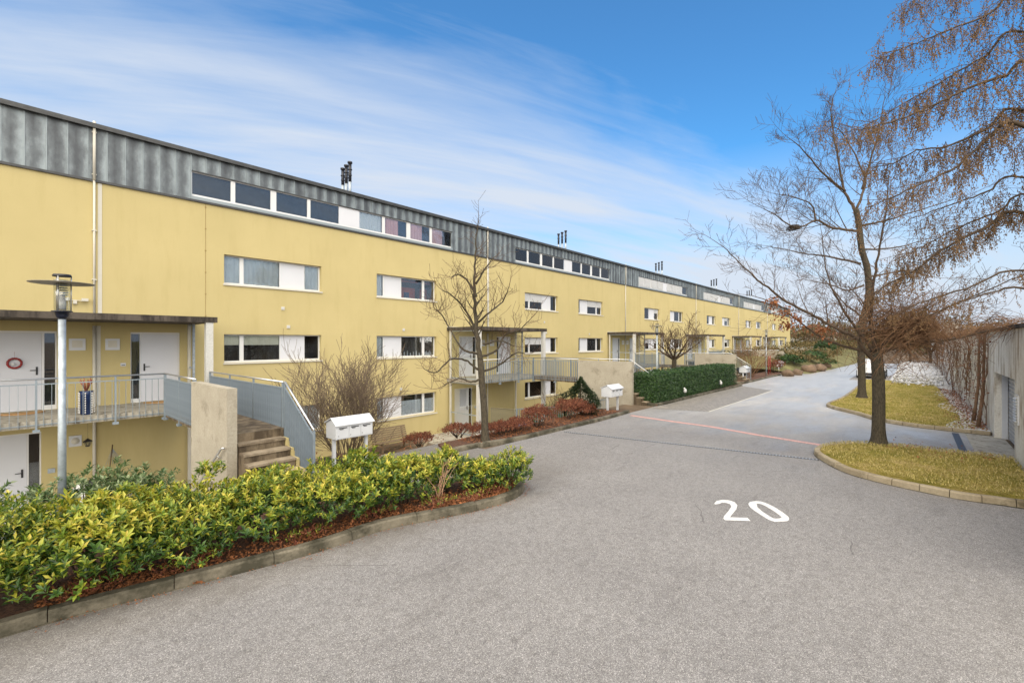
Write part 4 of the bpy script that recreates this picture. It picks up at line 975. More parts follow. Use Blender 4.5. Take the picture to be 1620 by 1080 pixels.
# ============================================================ PARKED CAR
def car(cu, cv, lab):
    e = empty('parked_car', (cu, cv, 0), lab, 'car'); Lx, W = 3.9, 1.66
    prof = [(-1.95,.34,.80),(-1.93,.62,.80),(-1.82,.88,.80),(-1.70,1.28,.66),(-1.45,1.44,.62),(0,1.48,.62),(.45,1.38,.63),(1.0,.98,.76),(1.75,.82,.78),(1.93,.62,.78),(1.95,.34,.78)]
    m = MB(); vs = []
    for x, z, hw in prof: vs += [(cu+x, cv-hw, z), (cu+x, cv+hw, z)]
    for x, z, hw in prof: vs += [(cu+x*.985, cv-.82, min(z, .86)), (cu+x*.985, cv+.82, min(z, .86))]
    nn = len(prof); fs = [(2*i, 2*i+2, 2*i+3, 2*i+1) for i in range(nn-1)]
    for i in range(nn-1):
        a, b = 2*nn+2*i, 2*nn+2*i+2
        fs += [(2*i, a, b, 2*i+2), (2*i+1, 2*i+3, b+1, a+1)]
    m._a(vs, fs, True); m.box(cu-1.9, cu+1.9, cv-.81, cv+.81, .22, .86); m.build('body', 'carwhite', e)
    m = MB(); m._a([(cu-1.80,cv-.62,.93),(cu-1.80,cv+.62,.93),(cu-1.66,cv+.55,1.33),(cu-1.66,cv-.55,1.33)], [(0,3,2,1)]); m.box(cu-1.4, cu+.55, cv-.775, cv+.775, .9, 1.32); m.build('window', 'darkmetal', e)
    for x in (-1.25, 1.25):
        for y in (-.80, .80):
            m = MB(); m.tube([(cu+x, cv+y-.09, .31), (cu+x, cv+y+.09, .31)], .31, 20); wh = m.build('wheel', 'tyre', e)
            m = MB(); s2 = .1 if y > 0 else -.1; m.tube([(cu+x, cv+y+s2*.9, .31), (cu+x, cv+y+s2, .31)], .19, 14); m.build('rim', 'galv', wh)
    for y in (-.68, .68):
        m = MB(); m.obox((cu-1.90, cv+y, .86), (.03, 0, 0), (0, .09, 0), (0, 0, .15)); m.build('tail_light', 'red', e)
    m = MB(); m.box(cu-1.985, cu-1.94, cv-.7, cv+.7, .26, .46); m.build('bumper', 'darkmetal', e)
car(46.0, 2.45, 'small white car parked beyond the two tree trunks at the edge of the road')
# ============================================================ BOULDERS, FAR HOUSES
for i, (x, y, r, lab) in enumerate(((1251, 596, .55, 'dull olive boulder nearest the farthest mailbox'), (1266, 594, .5, 'second dark boulder at the foot of the bank'), (1284, 590, .75, 'pinkish smooth boulder in the middle of the row at the bank'), (1300, 588, .7, 'tan boulder right of the pinkish one at the bank'), (1310, 584, .6, 'rightmost dark boulder where the bank meets the road'))):
    q = G(x, y); m = MB(); m.blob((q.x, q.y+.2, r*.35), (r, r*.8, r*.62), 14, 10, .16, 1.2, i*7)
    tag(m.build('boulder', 'rock', loc=(q.x, q.y+.2, 0)), lab, 'boulder', 'boulders along the foot of the bank')
def house(u, v, w, d, h, z, lab, wall='yellow', roofm='rooftile', axis=0):
    e = empty('far_house', (u+w/2, v+d/2, z), lab, 'house')
    m = MB(); m.box(u, u+w, v, v+d, z, z+h); wl = m.build('wall', wall, e)
    m = MB(); o = .4; zr = z+h+d*.28
    m._a([(u-o,v-o,z+h-.1),(u+w+o,v-o,z+h-.1),(u+w+o,v+d+o,z+h-.1),(u-o,v+d+o,z+h-.1),(u-o,v+d/2,zr),(u+w+o,v+d/2,zr)], [(0,1,5,4),(2,3,4,5),(0,4,3),(1,2,5),(0,3,2,1)]); m.build('roof', roofm, e)
    for i in range(max(2, int(d/3))):
        y = v+1.2+i*3
        m = MB(); m.box(u-.02, u-.001, y, y+1.1, z+1.2, z+2.4); m.build('window', 'darkmetal', e)
q = P(1300, 541, 118); house(q.x, q.y-4, 12, 12, 3.8, .4, 'distant house with a red brown roof beyond the end of the terrace', 'trim')
q = P(1502, 541, 75); m = MB(); m.box(q.x, q.x+2.6, q.y-1.1, q.y+.7, 2.5, 5.9); hh = m.build('far_chimney_block', 'trim', loc=(q.x, q.y, 2.5)); tag(hh, 'pale square chimney block rising over the vine covered wall', 'chimney block')
m = MB(); m.box(q.x-.1, q.x+2.7, q.y-1.2, q.y+.8, 5.901, 6.05); m.build('cap', 'conc_mid', hh)
# ============================================================ VEGETATION
rg = random.Random(11)
def rdir(): 
    a = rg.uniform(0, 2*math.pi); z = rg.uniform(-1, 1); r = math.sqrt(1-z*z); return Vector((r*math.cos(a), r*math.sin(a), z))
def near_kerb(off, s0=.05, s1=.62):
    s = rg.uniform(s0, s1)*(len(front_q)-2); k = int(s); p = front_q[k].lerp(front_q[k+1], s-k); t_ = (front_q[k+1]-front_q[k]).normalized(); return (p.x-t_.y*off, p.y+t_.x*off)
def leafy(name, lab, cat, c, rx, ry, h, n, ln, mats=('laurel', 'laurel_old', 'laurel_tip'), group=None, low=.12, per=7, stems=True, upb=.55, boxy=False, tipf=.5, wide=.34):
    """a shrub: leaf rosettes through an uneven crown, with stems below"""
    c = Vector(c); e = empty(name, c, lab, cat, group); m = MB(); seed = rg.uniform(0, 99)
    for i in range(n):
        d = rdir(); 
        if d.z < -.35: d.z = -d.z
        q = 1+.46*mnoise.noise(d*1.9+Vector((seed, 0, 0)))+.16*mnoise.noise(d*4+Vector((0, seed, 0)))
        rr = (rg.random()**.28)*q
        p = c+Vector((d.x*rx*rr, d.y*ry*rr, h*low+(h*(1-low))*(.5+.5*d.z*rr)))
        hz = (p.z-c.z)/h; o = Vector((d.x, d.y, .25)).normalized()
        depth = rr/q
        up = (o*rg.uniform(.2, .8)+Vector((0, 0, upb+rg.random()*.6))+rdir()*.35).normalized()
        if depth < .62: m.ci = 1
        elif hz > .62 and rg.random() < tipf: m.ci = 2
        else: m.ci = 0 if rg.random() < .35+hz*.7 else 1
        k = rg.randint(per-2, per+1); a0 = rg.uniform(0, 6.28); s = ln*rg.uniform(.7, 1.15)
        r = up.orthogonal().normalized(); t = up.cross(r)
        for j in range(k):
            a = a0+j*2.4; el = .25+.75*rg.random()
            ld = (r*math.cos(a)+t*math.sin(a))*(1.0-el*.45)+up*(el+.15)
            m.leaf(p+up*(.012*j), ld, up, s*rg.uniform(.75, 1.1), s*wide, .22)
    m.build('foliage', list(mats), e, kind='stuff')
    if stems:
        m = MB()
        for i in range(9):
            a = rg.uniform(0, 6.28); r = rg.uniform(.3, .75); b = c+Vector((rg.uniform(-.1, .1), rg.uniform(-.1, .1), -.02))
            m.tube([b, b+Vector((rx*r*.45*math.cos(a), ry*r*.45*math.sin(a), h*.35)), b+Vector((rx*r*math.cos(a), ry*r*math.sin(a), h*.8))], [.016, .011, .005], 5)
        m.build('stems', 'branch', e)
    return e
LG = 'evergreen laurel shrubs in the front bed'
for i, (u, v, rx, ry, h, lab) in enumerate((
    (-1.9, 7.35, 1.0, .78, 1.30, 'laurel shrub just outside the left edge of the front bed'),
    (-.35, 7.28, .80, .66, 1.24, 'large yellow green laurel at the lower left corner of the bed'),
    (.75, 7.15, .72, .58, 1.13, 'laurel with bare dark stems showing, second from the left corner'),
    (1.62, 7.05, .66, .56, 1.03, 'laurel in front of the concrete wall slab'),
    (2.42, 6.98, .66, .56, 1.00, 'bright laurel below the foot of the steps'),
    (3.2, 6.85, .66, .54, .98, 'laurel in front of the blue stair railing\'s foot'),
    (3.95, 6.75, .62, .52, .93, 'dense laurel below the nearest mailbox bank'),
    (4.62, 6.72, .52, .46, .84, 'laurel right of the mailbox, before the bare pink stems'),
    (5.45, 6.62, .44, .38, .80, 'darker small laurel behind the bare pink stems'),
    (6.45, 5.92, .38, .33, .70, 'round little laurel at the tip of the kerbed bed'),
    (5.95, 6.22, .34, .30, .58, 'low laurel beside the one at the bed\'s tip'))):
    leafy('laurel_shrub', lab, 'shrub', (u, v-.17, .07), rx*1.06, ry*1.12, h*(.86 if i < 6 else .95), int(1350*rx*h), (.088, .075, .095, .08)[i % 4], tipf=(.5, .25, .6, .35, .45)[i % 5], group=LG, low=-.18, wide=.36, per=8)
for u, v, rx, h, lab in ((-.6, 8.35, .8, 1.06, 'grey green shrub behind the lamp post, far left'), (.75, 8.45, .62, 1.0, 'grey green shrub right of the lamp post'), (1.35, 8.3, .5, .98, 'grey green shrub below the leaning rake')):
    leafy('grey_green_shrub', lab, 'shrub', (u, v, .05), rx, .5, h, int(420*rx*h), .085, ('greyleaf', 'laurel_old', 'greyleaf'), 'grey green shrubs behind the lamp', wide=.36)
leafy('laurel_seedling', 'single pale laurel shoot standing up before the yellow wall', 'shrub', (2.0, 7.45, .07), .16, .12, 1.02, 26, .10, group=None, low=.75)
# low russet ground cover between the laurels and the kerb
GC = 'low russet ground cover tufts by the front kerb'
for i, (u, v) in enumerate(((-.6, 6.95), (.25, 6.85), (.95, 6.80), (1.7, 6.72), (2.5, 6.55), (3.3, 6.42), (4.05, 6.35), (4.9, 6.12), (5.7, 5.9))):
    leafy('ground_cover_tuft', ('first', 'second', 'third', 'fourth', 'fifth', 'sixth', 'seventh', 'eighth', 'ninth')[i]+' from the left of the russet ground cover tufts inside the front kerb', 'ground cover', (*near_kerb(.30, .22+.058*i, .22+.058*i), .07), .34, .16, .14, 110, .045, ('redbush', 'redbush', 'laurel'), GC, per=5, stems=False)
# bare stems in the bed
def twigs(name, lab, cat, c, n, h, spread, mat, r0=.012, kink=.12, sub=2, group=None):
    c = Vector(c); e = empty(name, c, lab, cat, group); m = MB()
    for i in range(n):
        a = rg.uniform(0, 6.28); s = spread*rg.uniform(.3, 1); hh = h*rg.uniform(.6, 1.05)
        p = c+Vector((rg.uniform(-.08, .08), rg.uniform(-.08, .08), 0)); q = p.copy(); pts = [p]
        for k in range(1, 6):
            t = k/5; q = p+Vector((s*math.cos(a)*t**1.4, s*math.sin(a)*t**1.4, hh*t))+rdir()*kink*hh*.25; pts.append(q)
        m.tube(pts, [r0*(1-.8*k/5) for k in range(6)], 4, False)
        for _ in range(sub):
            k = rg.randint(2, 4); b = pts[k]; d = (pts[k+1]-b).normalized()+rdir()*.6; l = hh*rg.uniform(.15, .4)
            m.tube([b, b+d*l*.5, b+d*l+rdir()*.05], [r0*.5, r0*.35, r0*.15], 3, False)
    m.build('stems', mat, e); return e
MT['pinktwig'] = plain('pale_pink_stem', (.40, .24, .15), .8, .25, 6, bstr=0)
twigs('bare_stem_clump', 'bare pinkish stems leaning out of the front bed near its tip', 'shrub', (5.0, 6.12, .07), 12, .80, .55, 'pinktwig', .010)
# leaf litter
def litter(name, lab, area, n, z, size=(.03, .07), mat='deadleaf'):
    m = MB()
    for i in range(n):
        u, v = area(); s = rg.uniform(*size); d = rdir(); d.z *= .35; m.leaf((u, v, z+rg.uniform(0, .03)), d, Vector((rg.uniform(-.4, .4), rg.uniform(-.4, .4), 1)).normalized(), s, s*.7, .15)
    tag(m.build(name, mat), lab, 'leaves', kind='stuff')
litter('leaf_litter', 'red brown fallen leaves and mulch in the front bed along the kerb', lambda: near_kerb(.17+abs(rg.gauss(0, .32)), .18, .80), 7000, .085, (.025, .06))
litter('kerb_grit', 'thin line of dead leaves and grit on the asphalt under the front kerb', lambda: near_kerb(-.03-abs(rg.gauss(0, .06)), .18, .8), 600, .004, (.008, .03))
litter('house_bed_litter', 'red brown dead leaves in the bed below the house', lambda: (rg.uniform(8.6, 16.3), rg.uniform(8.75, 9.7)), 2200, .07)
litter('garden_litter', 'brown dead leaves scattered on the garden slope before the wall', lambda: (rg.uniform(5, 12.5), rg.uniform(10.3, 12.5)), 600, -.2)
for (x, y, lab) in ((308, 923, 'curled orange brown leaf lying on the asphalt at the kerb'),):
    q = G(x, y+3); m = MB(); m.leaf(q+Vector((0, 0, .01)), (.8, -.6, .25), Vector((.2, .3, 1)), .10, .07, .4); m.leaf(q+Vector((.02, 0, .02)), (-.6, -.6, .35), Vector((-.2, .3, 1)), .07, .05, .4); tag(m.build('fallen_leaf', 'deadleaf', loc=q), lab, 'leaf')
# russet low bushes in the house bed
RG = 'low russet winter bushes'
for x, y, r, h, lab in ((675, 712, .50, .34, 'russet bush left of the pruned tree, farthest left'), (722, 703, .55, .36, 'russet bush left of the pruned tree trunk'), (782, 698, .50, .42, 'russet bush just right of the pruned tree trunk'),
        (812, 694, .48, .44, 'second russet bush right of the pruned tree'), (838, 689, .50, .46, 'third russet bush right of the pruned tree'), (868, 681, .66, .72, 'largest russet bush midway along the house bed'), (921, 667, .72, .74, 'russet bush under the dark conifer'), (945, 662, .45, .5, 'small russet bush left of the second mailbox')):
    q = G(x, y); q.y = max(q.y, 8.5)+.45
    if x < 740: q = Vector((G(x, y).x+.1, 10.3, -.1))
    if x < 700: q.y = 11.4; q.x += 1.0; q.z = -.35
    if x > 700 and x < 740: q.y = 10.6; q.x += .9
    leafy('russet_bush', lab, 'bush', (q.x, q.y, q.z), r, r*.8, h, int(1500*r*h)+300, .045, ('redbush', 'redbush', 'redbush'), RG, per=6, upb=.2, wide=.5)
leafy('russet_bush', 'dark red bush beside the farthest mailbox', 'bush', (45.8, 9.3, 0), .9, .8, 1.2, 500, .09, ('redbush', 'redbush', 'redbush'), RG, per=6, wide=.5)
# conifer
c = Vector((15.1, 9.75, 0)); e = empty('dwarf_conifer', c, 'dark dense dwarf conifer beside the concrete wall and the second mailbox', 'conifer')
m = MB()
for i in range(2600):
    t = rg.random(); z = .05+1.35*t; sd_ = mnoise.noise(Vector((t*3, i*.0, 0))); a = rg.uniform(0, 6.28)
    lob = 1+.28*math.sin(a*3+1)+.15*math.sin(a*7+z*5); R_ = (.80*(1-t**2.6)*(.55+.45*min(1, t*3))+.07)*lob*(rg.random()**.25)
    p = c+Vector((R_*math.cos(a), R_*math.sin(a), z*(.90+.14*math.sin(a*2+.6))+.10*mnoise.noise(Vector((a*2, t*5, 0))))); up = Vector((math.cos(a)*.6, math.sin(a)*.6, .7))
    for j in range(5): m.leaf(p, up+rdir()*.7, Vector((0, 0, 1)), .085, .02, .2)
m.build('foliage', 'conifer', e, kind='stuff'); m = MB(); m.tube([c-Vector((0, 0, .1)), c+Vector((0, 0, 1.1))], [.05, .02], 7); m.build('trunk', 'branch', e)
leafy('evergreen_shrub', 'dark evergreen shrub in the courtyard between the porch post and the conifer', 'shrub', (16.6, 12.4, -1.6), 1.5, .7, 1.45, 520, .09, ('laurel_old', 'hedge', 'laurel_old'), per=6)
# clipped hedge
hu0, hu1, hv0, hv1, hh_ = 19.45, 31.7, 8.58, 9.75, 1.40
e = empty('clipped_hedge', ((hu0+hu1)/2, (hv0+hv1)/2, 0), 'long dark green box clipped hedge along the road', 'hedge'); m = MB()
for i in range(17000):
    r = rg.random()
    if r < .50: p = Vector((rg.uniform(hu0, hu1), hv0+abs(rg.gauss(0, .07)), rg.uniform(.08, hh_))); o = Vector((0, -1, .2))
    elif r < .64: p = Vector((hu0+abs(rg.gauss(0, .07)), rg.uniform(hv0, hv1), rg.uniform(.05, hh_))); o = Vector((-1, 0, .2))
    elif r < .70: p = Vector((rg.uniform(hu0, hu1), hv1, rg.uniform(.05, hh_))); o = Vector((0, 1, .2))
    else: p = Vector((rg.uniform(hu0, hu1), rg.uniform(hv0, hv1), hh_-abs(rg.gauss(0, .06)))); o = Vector((0, 0, 1))
    wob = .07*mnoise.noise(p*1.3); p += o*wob
    m.ci = 0 if rg.random() < .8 else 1
    m.leaf(p, o*.5+rdir(), o, .085, .05, .2)
m.ci = 0; m.box(hu0+.12, hu1-.12, hv0+.13, hv1-.12, .05, hh_-.12)
m.build('foliage', ['hedge', 'laurel_old'], e, kind='stuff')
m = MB()
for i in range(30):
    x = hu0+.3+(hu1-hu0-.6)*i/29; m.tube([(x, 9.0, -.02), (x+.03, 9.0, .3)], .02, 5)
m.build('stems', 'branch', e)

# ---- bare trees
def bend(p0, d, l, n, wob, grav=0.0):
    pts = [p0]; d = d.normalized(); p = p0
    for i in range(n):
        d = (d+rdir()*wob+Vector((0, 0, grav))).normalized(); p = p+d*l/n; pts.append(p)
    return pts, d
class Tree:
    def __init__(s): s.limb = MB(); s.twig = MB(); s.bits = MB()
    def grow(s, p, d, l, r, lev, wob=.10, up=.04, spread=.62, kids=(5, 5, 4), minr=.0035, bits=0, bitlen=.05):
        pts, dd = bend(p, d, l, 5, wob, up); rads = [max(minr, r*(1-.72*i/5)) for i in range(6)]
        (s.limb if r > .018 else s.twig).tube(pts, rads, 7 if r > .05 else (5 if r > .015 else 3), False)
        if bits:
            for _ in range(bits):
                q = pts[rg.randint(1, 5)]; s.bit(q, bitlen)
        if lev <= 0: return
        n = kids[min(len(kids)-1, lev-1)]
        for i in range(n):
            t = .25+.75*(i+rg.random())/n; k = min(4, int(t*5)); f = t*5-k; q = pts[k].lerp(pts[k+1], min(1, f)); dl = (pts[k+1]-pts[k]).normalized()
            sd_ = rdir(); sd_ = (sd_-dl*sd_.dot(dl)).normalized()
            s.grow(q, dl*(1-spread*.4)+sd_*spread, l*rg.uniform(.42, .70), max(minr, rads[k]*.55), lev-1, wob, up, spread, kids, minr, bits, bitlen)
    def bit(s, q, L_=.05):
        d = Vector((rg.uniform(-.4, .4), rg.uniform(-.4, .4), -1)); b = L_*.32; o = d.orthogonal().normalized()*b; t = d.cross(o).normalized()*b
        q = q+rdir()*.02; s.bits._a([q, q+d*L_*.5+o, q+d*L_*.5-o*.6+t, q+d*L_*.5-o*.6-t, q+d*L_], [(0,1,2),(0,2,3),(0,3,1),(4,2,1),(4,3,2),(4,1,3)])
    def path(s, pts, r0, r1, n=8, sm_=5, side=None, lev=2, l=1.1, every=.35, wob=.10, up=.06, start=.15, spread=.68, kids=(4, 4), minr=.0035, bits=0, mb=None):
        q = smooth_poly(pts, sm_); N_ = len(q)
        jit = [rdir()*min(.05, r0*.35)*(0 if i in (0, N_-1) else 1) for i in range(N_)]; q = [a+b for a, b in zip(q, jit)]
        rads = [r0+(r1-r0)*(i/(N_-1))**.8 for i in range(N_)]
        (mb or s.limb).tube(q, rads, n, True)
        if lev is None: return q
        tot = sum((b-a).length for a, b in zip(q, q[1:])); acc = 0; nxt = tot*start
        for i in range(N_-1):
            seg = (q[i+1]-q[i]).length
            while acc+seg > nxt:
                f = (nxt-acc)/seg; b = q[i].lerp(q[i+1], f); dl = (q[i+1]-q[i]).normalized(); sd_ = rdir(); sd_ = (sd_-dl*sd_.dot(dl)).normalized()
                tt = nxt/tot; s.grow(b, dl*.55+sd_*spread+Vector((0, 0, .15)), l*rg.uniform(.55, 1.15)*(1.15-.55*tt), max(minr*1.6, rads[i]*.42), lev, wob, up, spread, kids, minr, bits); nxt += every*rg.uniform(.6, 1.4)
            acc += seg
        s.grow(q[-1], q[-1]-q[-2], l*.8, r1, lev, wob, up, spread, kids, minr, bits)
        return q
    def finish(s, e, tm, lm='branch', wm='twig', bm='catkin'):
        if tm: tm[0].build('trunk', tm[1], e)
        if s.limb.v: s.limb.build('branches', lm, e)
        if s.twig.v: s.twig.build('twigs', wm, e, kind='stuff')
        if s.bits.v: s.bits.build('catkins', bm, e, kind='stuff')
def flare(mb, base, pts, r0, r1, n=14, bumpy=.06):
    q = smooth_poly([base]+pts, 6); N_ = len(q); vs = []; fs = []
    for i, p in enumerate(q):
        h = p.z-base.z; rr = r0+(r1-r0)*i/(N_-1)+.55*r0*math.exp(-h/.16)
        for k in range(n):
            a = 2*math.pi*k/n; w_ = 1+bumpy*mnoise.noise(Vector((math.cos(a)*1.5, math.sin(a)*1.5, h*1.3)))*1.6+.10*math.exp(-h/.2)*math.sin(a*5)
            vs.append(p+Vector((math.cos(a), math.sin(a), 0))*rr*w_)
    for i in range(N_-1):
        for k in range(n): fs.append((i*n+k, i*n+(k+1) % n, (i+1)*n+(k+1) % n, (i+1)*n+k))
    fs.append(tuple((N_-1)*n+k for k in range(n))); mb._a(vs, fs, True)
# nearest lawn tree
T1 = 12.0
b = G(1391, 712); b.z = .12; e = empty('lawn_tree', b, 'stout bare tree with rough bark on the near lawn, low limbs over the road', 'tree')
t = Tree(); tm = MB(); flare(tm, b, [P(1390, 660, T1), P(1390, 610, T1), P(1387, 572, T1), P(1385, 552, T1+.1)], .150, .125)
Q = lambda x, y, dt=0.0: P(x, y, T1+dt)
t.path([Q(1386, 572), Q(1368, 556, -.1), Q(1353, 535, -.2), Q(1321, 520, -.3), Q(1290, 501, -.3), Q(1246, 479, -.4), Q(1208, 451, -.5), Q(1189, 435, -.6), Q(1170, 416, -.6), Q(1139, 388, -.7)], .060, .009, l=1.0, every=.26, kids=(4, 4), lev=2)
t.path([Q(1384, 562), Q(1350, 552, .3), Q(1300, 535, .5), Q(1262, 507, .6), Q(1225, 480, .7), Q(1185, 468, .8)], .042, .008, l=.8, every=.26, up=.0)
t.path([Q(1388, 556), Q(1425, 520, -.2), Q(1470, 500, -.4), Q(1540, 470, -.6), Q(1630, 430, -.8)], .040, .010, l=1.0, every=.26)
t.path([Q(1389, 560), Q(1440, 545, -.3), Q(1520, 535, -.5), Q(1620, 508, -.8)], .05, .012, l=.9, every=.28, up=.0)
t.path([Q(1385, 556), Q(1378, 500, .1), Q(1385, 430, .1), Q(1398, 360, .2), Q(1408, 270, .3)], .055, .010, l=1.2, every=.28)
t.path([Q(1385, 560), Q(1340, 500, .3), Q(1310, 440, .5), Q(1300, 370, .6)], .045, .008, l=.9, every=.26)
t.finish(e, (tm, 'bark'))
m = MB(); c0 = Q(1425, 515)
for i in range(1700):
    a = rg.uniform(0, 6.28); s1, s2 = abs(rg.gauss(0, .42)), rg.uniform(-1, 1)
    rr = min(1.4, s1*1.6); sp0 = c0+Vector((s_*rr*math.cos(a)*1.15, -c_*rr*math.cos(a)*1.15, rr*math.sin(a)*.85))+Vector((c_, s_, 0))*rg.uniform(-.8, .8)
    d = Vector((s_, -c_, 0))*rg.choice([-1, 1, 1])*rg.uniform(.4, 1)+Vector((0, 0, rg.uniform(-.7, .6)))+rdir()*.5
    pts, _ = bend(sp0, d, rg.uniform(.4, 1.0), 4, .22, -.03); m.tube(pts, [.0065, .006, .005, .004, .003], 3, False)
m.build('twig_tangle', 'orangetwig', e, kind='stuff')
m = MB()
for (x, y, r) in ((1238, 494, .42), (1262, 505, .35), (1222, 480, .25), (1247, 515, .3), (1300, 524, .4)):
    for i in range(70): 
        q = Q(x, y, .4)+rdir()*r*rg.random(); m.leaf(q, rdir()+Vector((0, 0, -.8)), rdir(), .085, .055, .35)
m.build('dead_leaves', 'deadleaf', e, kind='stuff')
# far lawn tree
T2 = 22.5
b = G(1364, 633); b.z = .1; e = empty('tall_bare_tree', b, 'taller slender bare tree on the far lawn with a wide open crown', 'tree'); t = Tree(); tm = MB()
Q = lambda x, y, dt=0.0: P(x, y, T2+dt)
flare(tm, b, [Q(1363, 580), Q(1363, 520), Q(1374, 470), Q(1372, 426), Q(1363, 394), Q(1359, 357), Q(1354, 332)], .165, .125, bumpy=.04)
ff = dict(kids=(6, 5), lev=2, minr=.0055)
t.path([Q(1354, 334), Q(1337, 305), Q(1325, 252), Q(1315, 176), Q(1322, 145)], .085, .012, l=1.35, every=.30, **ff)
t.path([Q(1355, 332), Q(1369, 290, .4), Q(1360, 262, .6), Q(1347, 236, .8), Q(1326, 205, 1.0), Q(1300, 200, 1)], .065, .012, l=1.4, every=.34, **ff)
t.path([Q(1364, 300, .3), Q(1378, 250, .2), Q(1392, 200, 0), Q(1400, 150, 0)], .06, .012, l=1.8, every=.36, **ff)
t.path([Q(1337, 303), Q(1302, 275, -.5), Q(1272, 240, -1), Q(1246, 218, -1.2)], .06, .012, l=1.7, every=.36, **ff)
t.path([Q(1358, 366), Q(1320, 362, -1), Q(1290, 350, -1.5), Q(1260, 361, -2), Q(1225, 340, -2.4), Q(1205, 330, -2.6)], .07, .013, l=1.8, every=.36, **ff)
t.path([Q(1290, 352, -1.5), Q(1284, 325, -1.6), Q(1250, 312, -2), Q(1228, 308, -2)], .045, .012, l=1.5, every=.36, **ff)
t.path([Q(1362, 418), Q(1309, 407, .6), Q(1271, 402, 1), Q(1240, 395, 1), Q(1212, 390, 1)], .055, .012, l=1.6, every=.5, **ff)
t.path([Q(1366, 452), Q(1340, 460, -.8), Q(1310, 450, -1.2), Q(1272, 443, -1.6)], .05, .012, l=1.6, every=.5, **ff)
t.path([Q(1362, 500), Q(1335, 480, .8), Q(1315, 455, 1.4), Q(1290, 430, 1.8)], .05, .012, l=1.4, every=.5, **ff)
t.path([Q(1364, 358), Q(1400, 350, -.6), Q(1450, 335, -1), Q(1530, 310, -1.6)], .06, .012, l=1.9, every=.36, **ff)
t.path([Q(1366, 396), Q(1420, 392, .8), Q(1480, 375, 1)], .05, .012, l=1.8, every=.5, **ff)
t.path([Q(1372, 440), Q(1430, 430, -.6), Q(1480, 440, -.8)], .05, .012, l=1.6, every=.5, **ff)
m = MB(); nc = Q(1256, 361, -2); nest = m
for i in range(220):
    a = rg.uniform(0, 6.28); r_ = rg.uniform(.08, .3); p0 = nc+Vector((math.cos(a)*r_, math.sin(a)*r_, rg.uniform(-.09, .08))); d_ = Vector((-math.sin(a), math.cos(a), rg.uniform(-.2, .2))); m.tube([p0-d_*.14, p0+Vector((math.cos(a), math.sin(a), 0))*.02, p0+d_*.14], [.004, .006, .004], 3, False)
nest.build('bird_nest', 'branch', e, kind='stuff')
t.finish(e, (tm, 'bark'))
# birch outside the frame on the terrace, its hanging catkin twigs reaching in at the right
T3 = 9.5
b = P(1800, 541, 10.5); b.z = 2.85; e = empty('catkin_birch', b, 'birch whose branches with hanging brown catkins reach in from the right edge', 'tree'); t = Tree(); tm = MB()
flare(tm, b, [b+Vector((.1, .1, 2.5)), b+Vector((0, .2, 5)), b+Vector((.2, .1, 8))], .22, .10)
def hang(q, l, dens=1.0):
    d = Vector((rg.uniform(-.5, .5), rg.uniform(-.5, .5), -.45)); pts, _ = bend(q, d, l, 6, .22, -.30); t.twig.tube(pts, [.0048, .0042, .0036, .003, .0028, .0024, .002], 3, False)
    for k in range(1, 7):
        for _ in range(2 if rg.random() < dens else 1): t.bit(pts[k]+rdir()*.02, rg.uniform(.018, .042))
        if rg.random() < .5:
            p2, _ = bend(pts[k], rdir()+Vector((0, 0, -.4)), l*.28, 3, .3, -.2); t.twig.tube(p2, [.003, .0026, .0022, .002], 3, False)
            for z in p2[1:]: t.bit(z, rg.uniform(.018, .040))
def bough(pix, r0, r1, dt=0.0, every=.042, hl=.62, dens=1.0, root=True):
    pts = [P(x, y, T3+dt+i*.12) for i, (x, y) in enumerate(pix)]
    if root: pts = [b+Vector((0, 0, max(.8, pts[0].z-b.z-1.2)))]+pts
    q = smooth_poly(pts, 6); q = [p+rdir()*.015 for p in q]; N_ = len(q); t.limb.tube(q, [r0+(r1-r0)*i/(N_-1) for i in range(N_)], 6, False)
    acc = 0; nxt = .5
    for i in range(N_-1):
        seg = (q[i+1]-q[i]).length
        while acc+seg > nxt:
            p = q[i].lerp(q[i+1], (nxt-acc)/seg)
            if rg.random() < .30:
                d = (q[i+1]-q[i]).normalized()+rdir()*.7; sb, _ = bend(p, d, rg.uniform(.4, .9), 5, .2, .0); t.twig.tube(sb, [.008, .007, .006, .005, .004, .003], 4, False)
                for z in sb[1:]: 
                    hang(z, hl*rg.uniform(.4, .9), dens)
            else: hang(p, hl*rg.uniform(.5, 1.3), dens)
            nxt += every*rg.uniform(.5, 1.5)
        acc += seg
bough([(1640,-16),(1567,22),(1513,44),(1466,63),(1422,80),(1388,85)], .03, .006, 0)
bough([(1620,-60),(1540,-30),(1480,-20),(1440,10)], .025, .006, .3)
bough([(1620,53),(1561,88),(1514,116),(1460,148),(1410,176),(1372,200)], .03, .006, .4)
bough([(1640,105),(1592,121),(1539,138),(1498,157),(1435,186),(1381,201),(1343,209)], .04, .006, -.4)
bough([(1620,176),(1561,205),(1498,233),(1450,239),(1410,261),(1372,264)], .035, .006, .2)
bough([(1620,201),(1570,214),(1513,264),(1435,302),(1372,330)], .05, .008, -.2, every=.05)
bough([(1620,283),(1561,305),(1498,327),(1435,350)], .03, .008, .5, every=.14, dens=.4)
bough([(1620,338),(1561,360),(1498,391),(1450,426),(1403,451)], .05, .012, 1.0, every=.035, hl=.5)
bough([(1630,310),(1580,335),(1520,360),(1470,385),(1420,410)], .03, .008, 1.3, every=.045, hl=.5)
bough([(1620,429),(1529,457),(1466,476),(1422,495)], .03, .010, 1.2, every=.13, hl=.4, dens=.4)
bough([(1620,457),(1577,462),(1529,476),(1466,500)], .03, .010, .8, every=.16, hl=.35, dens=.3)
t.finish(e, (tm, 'bark'))
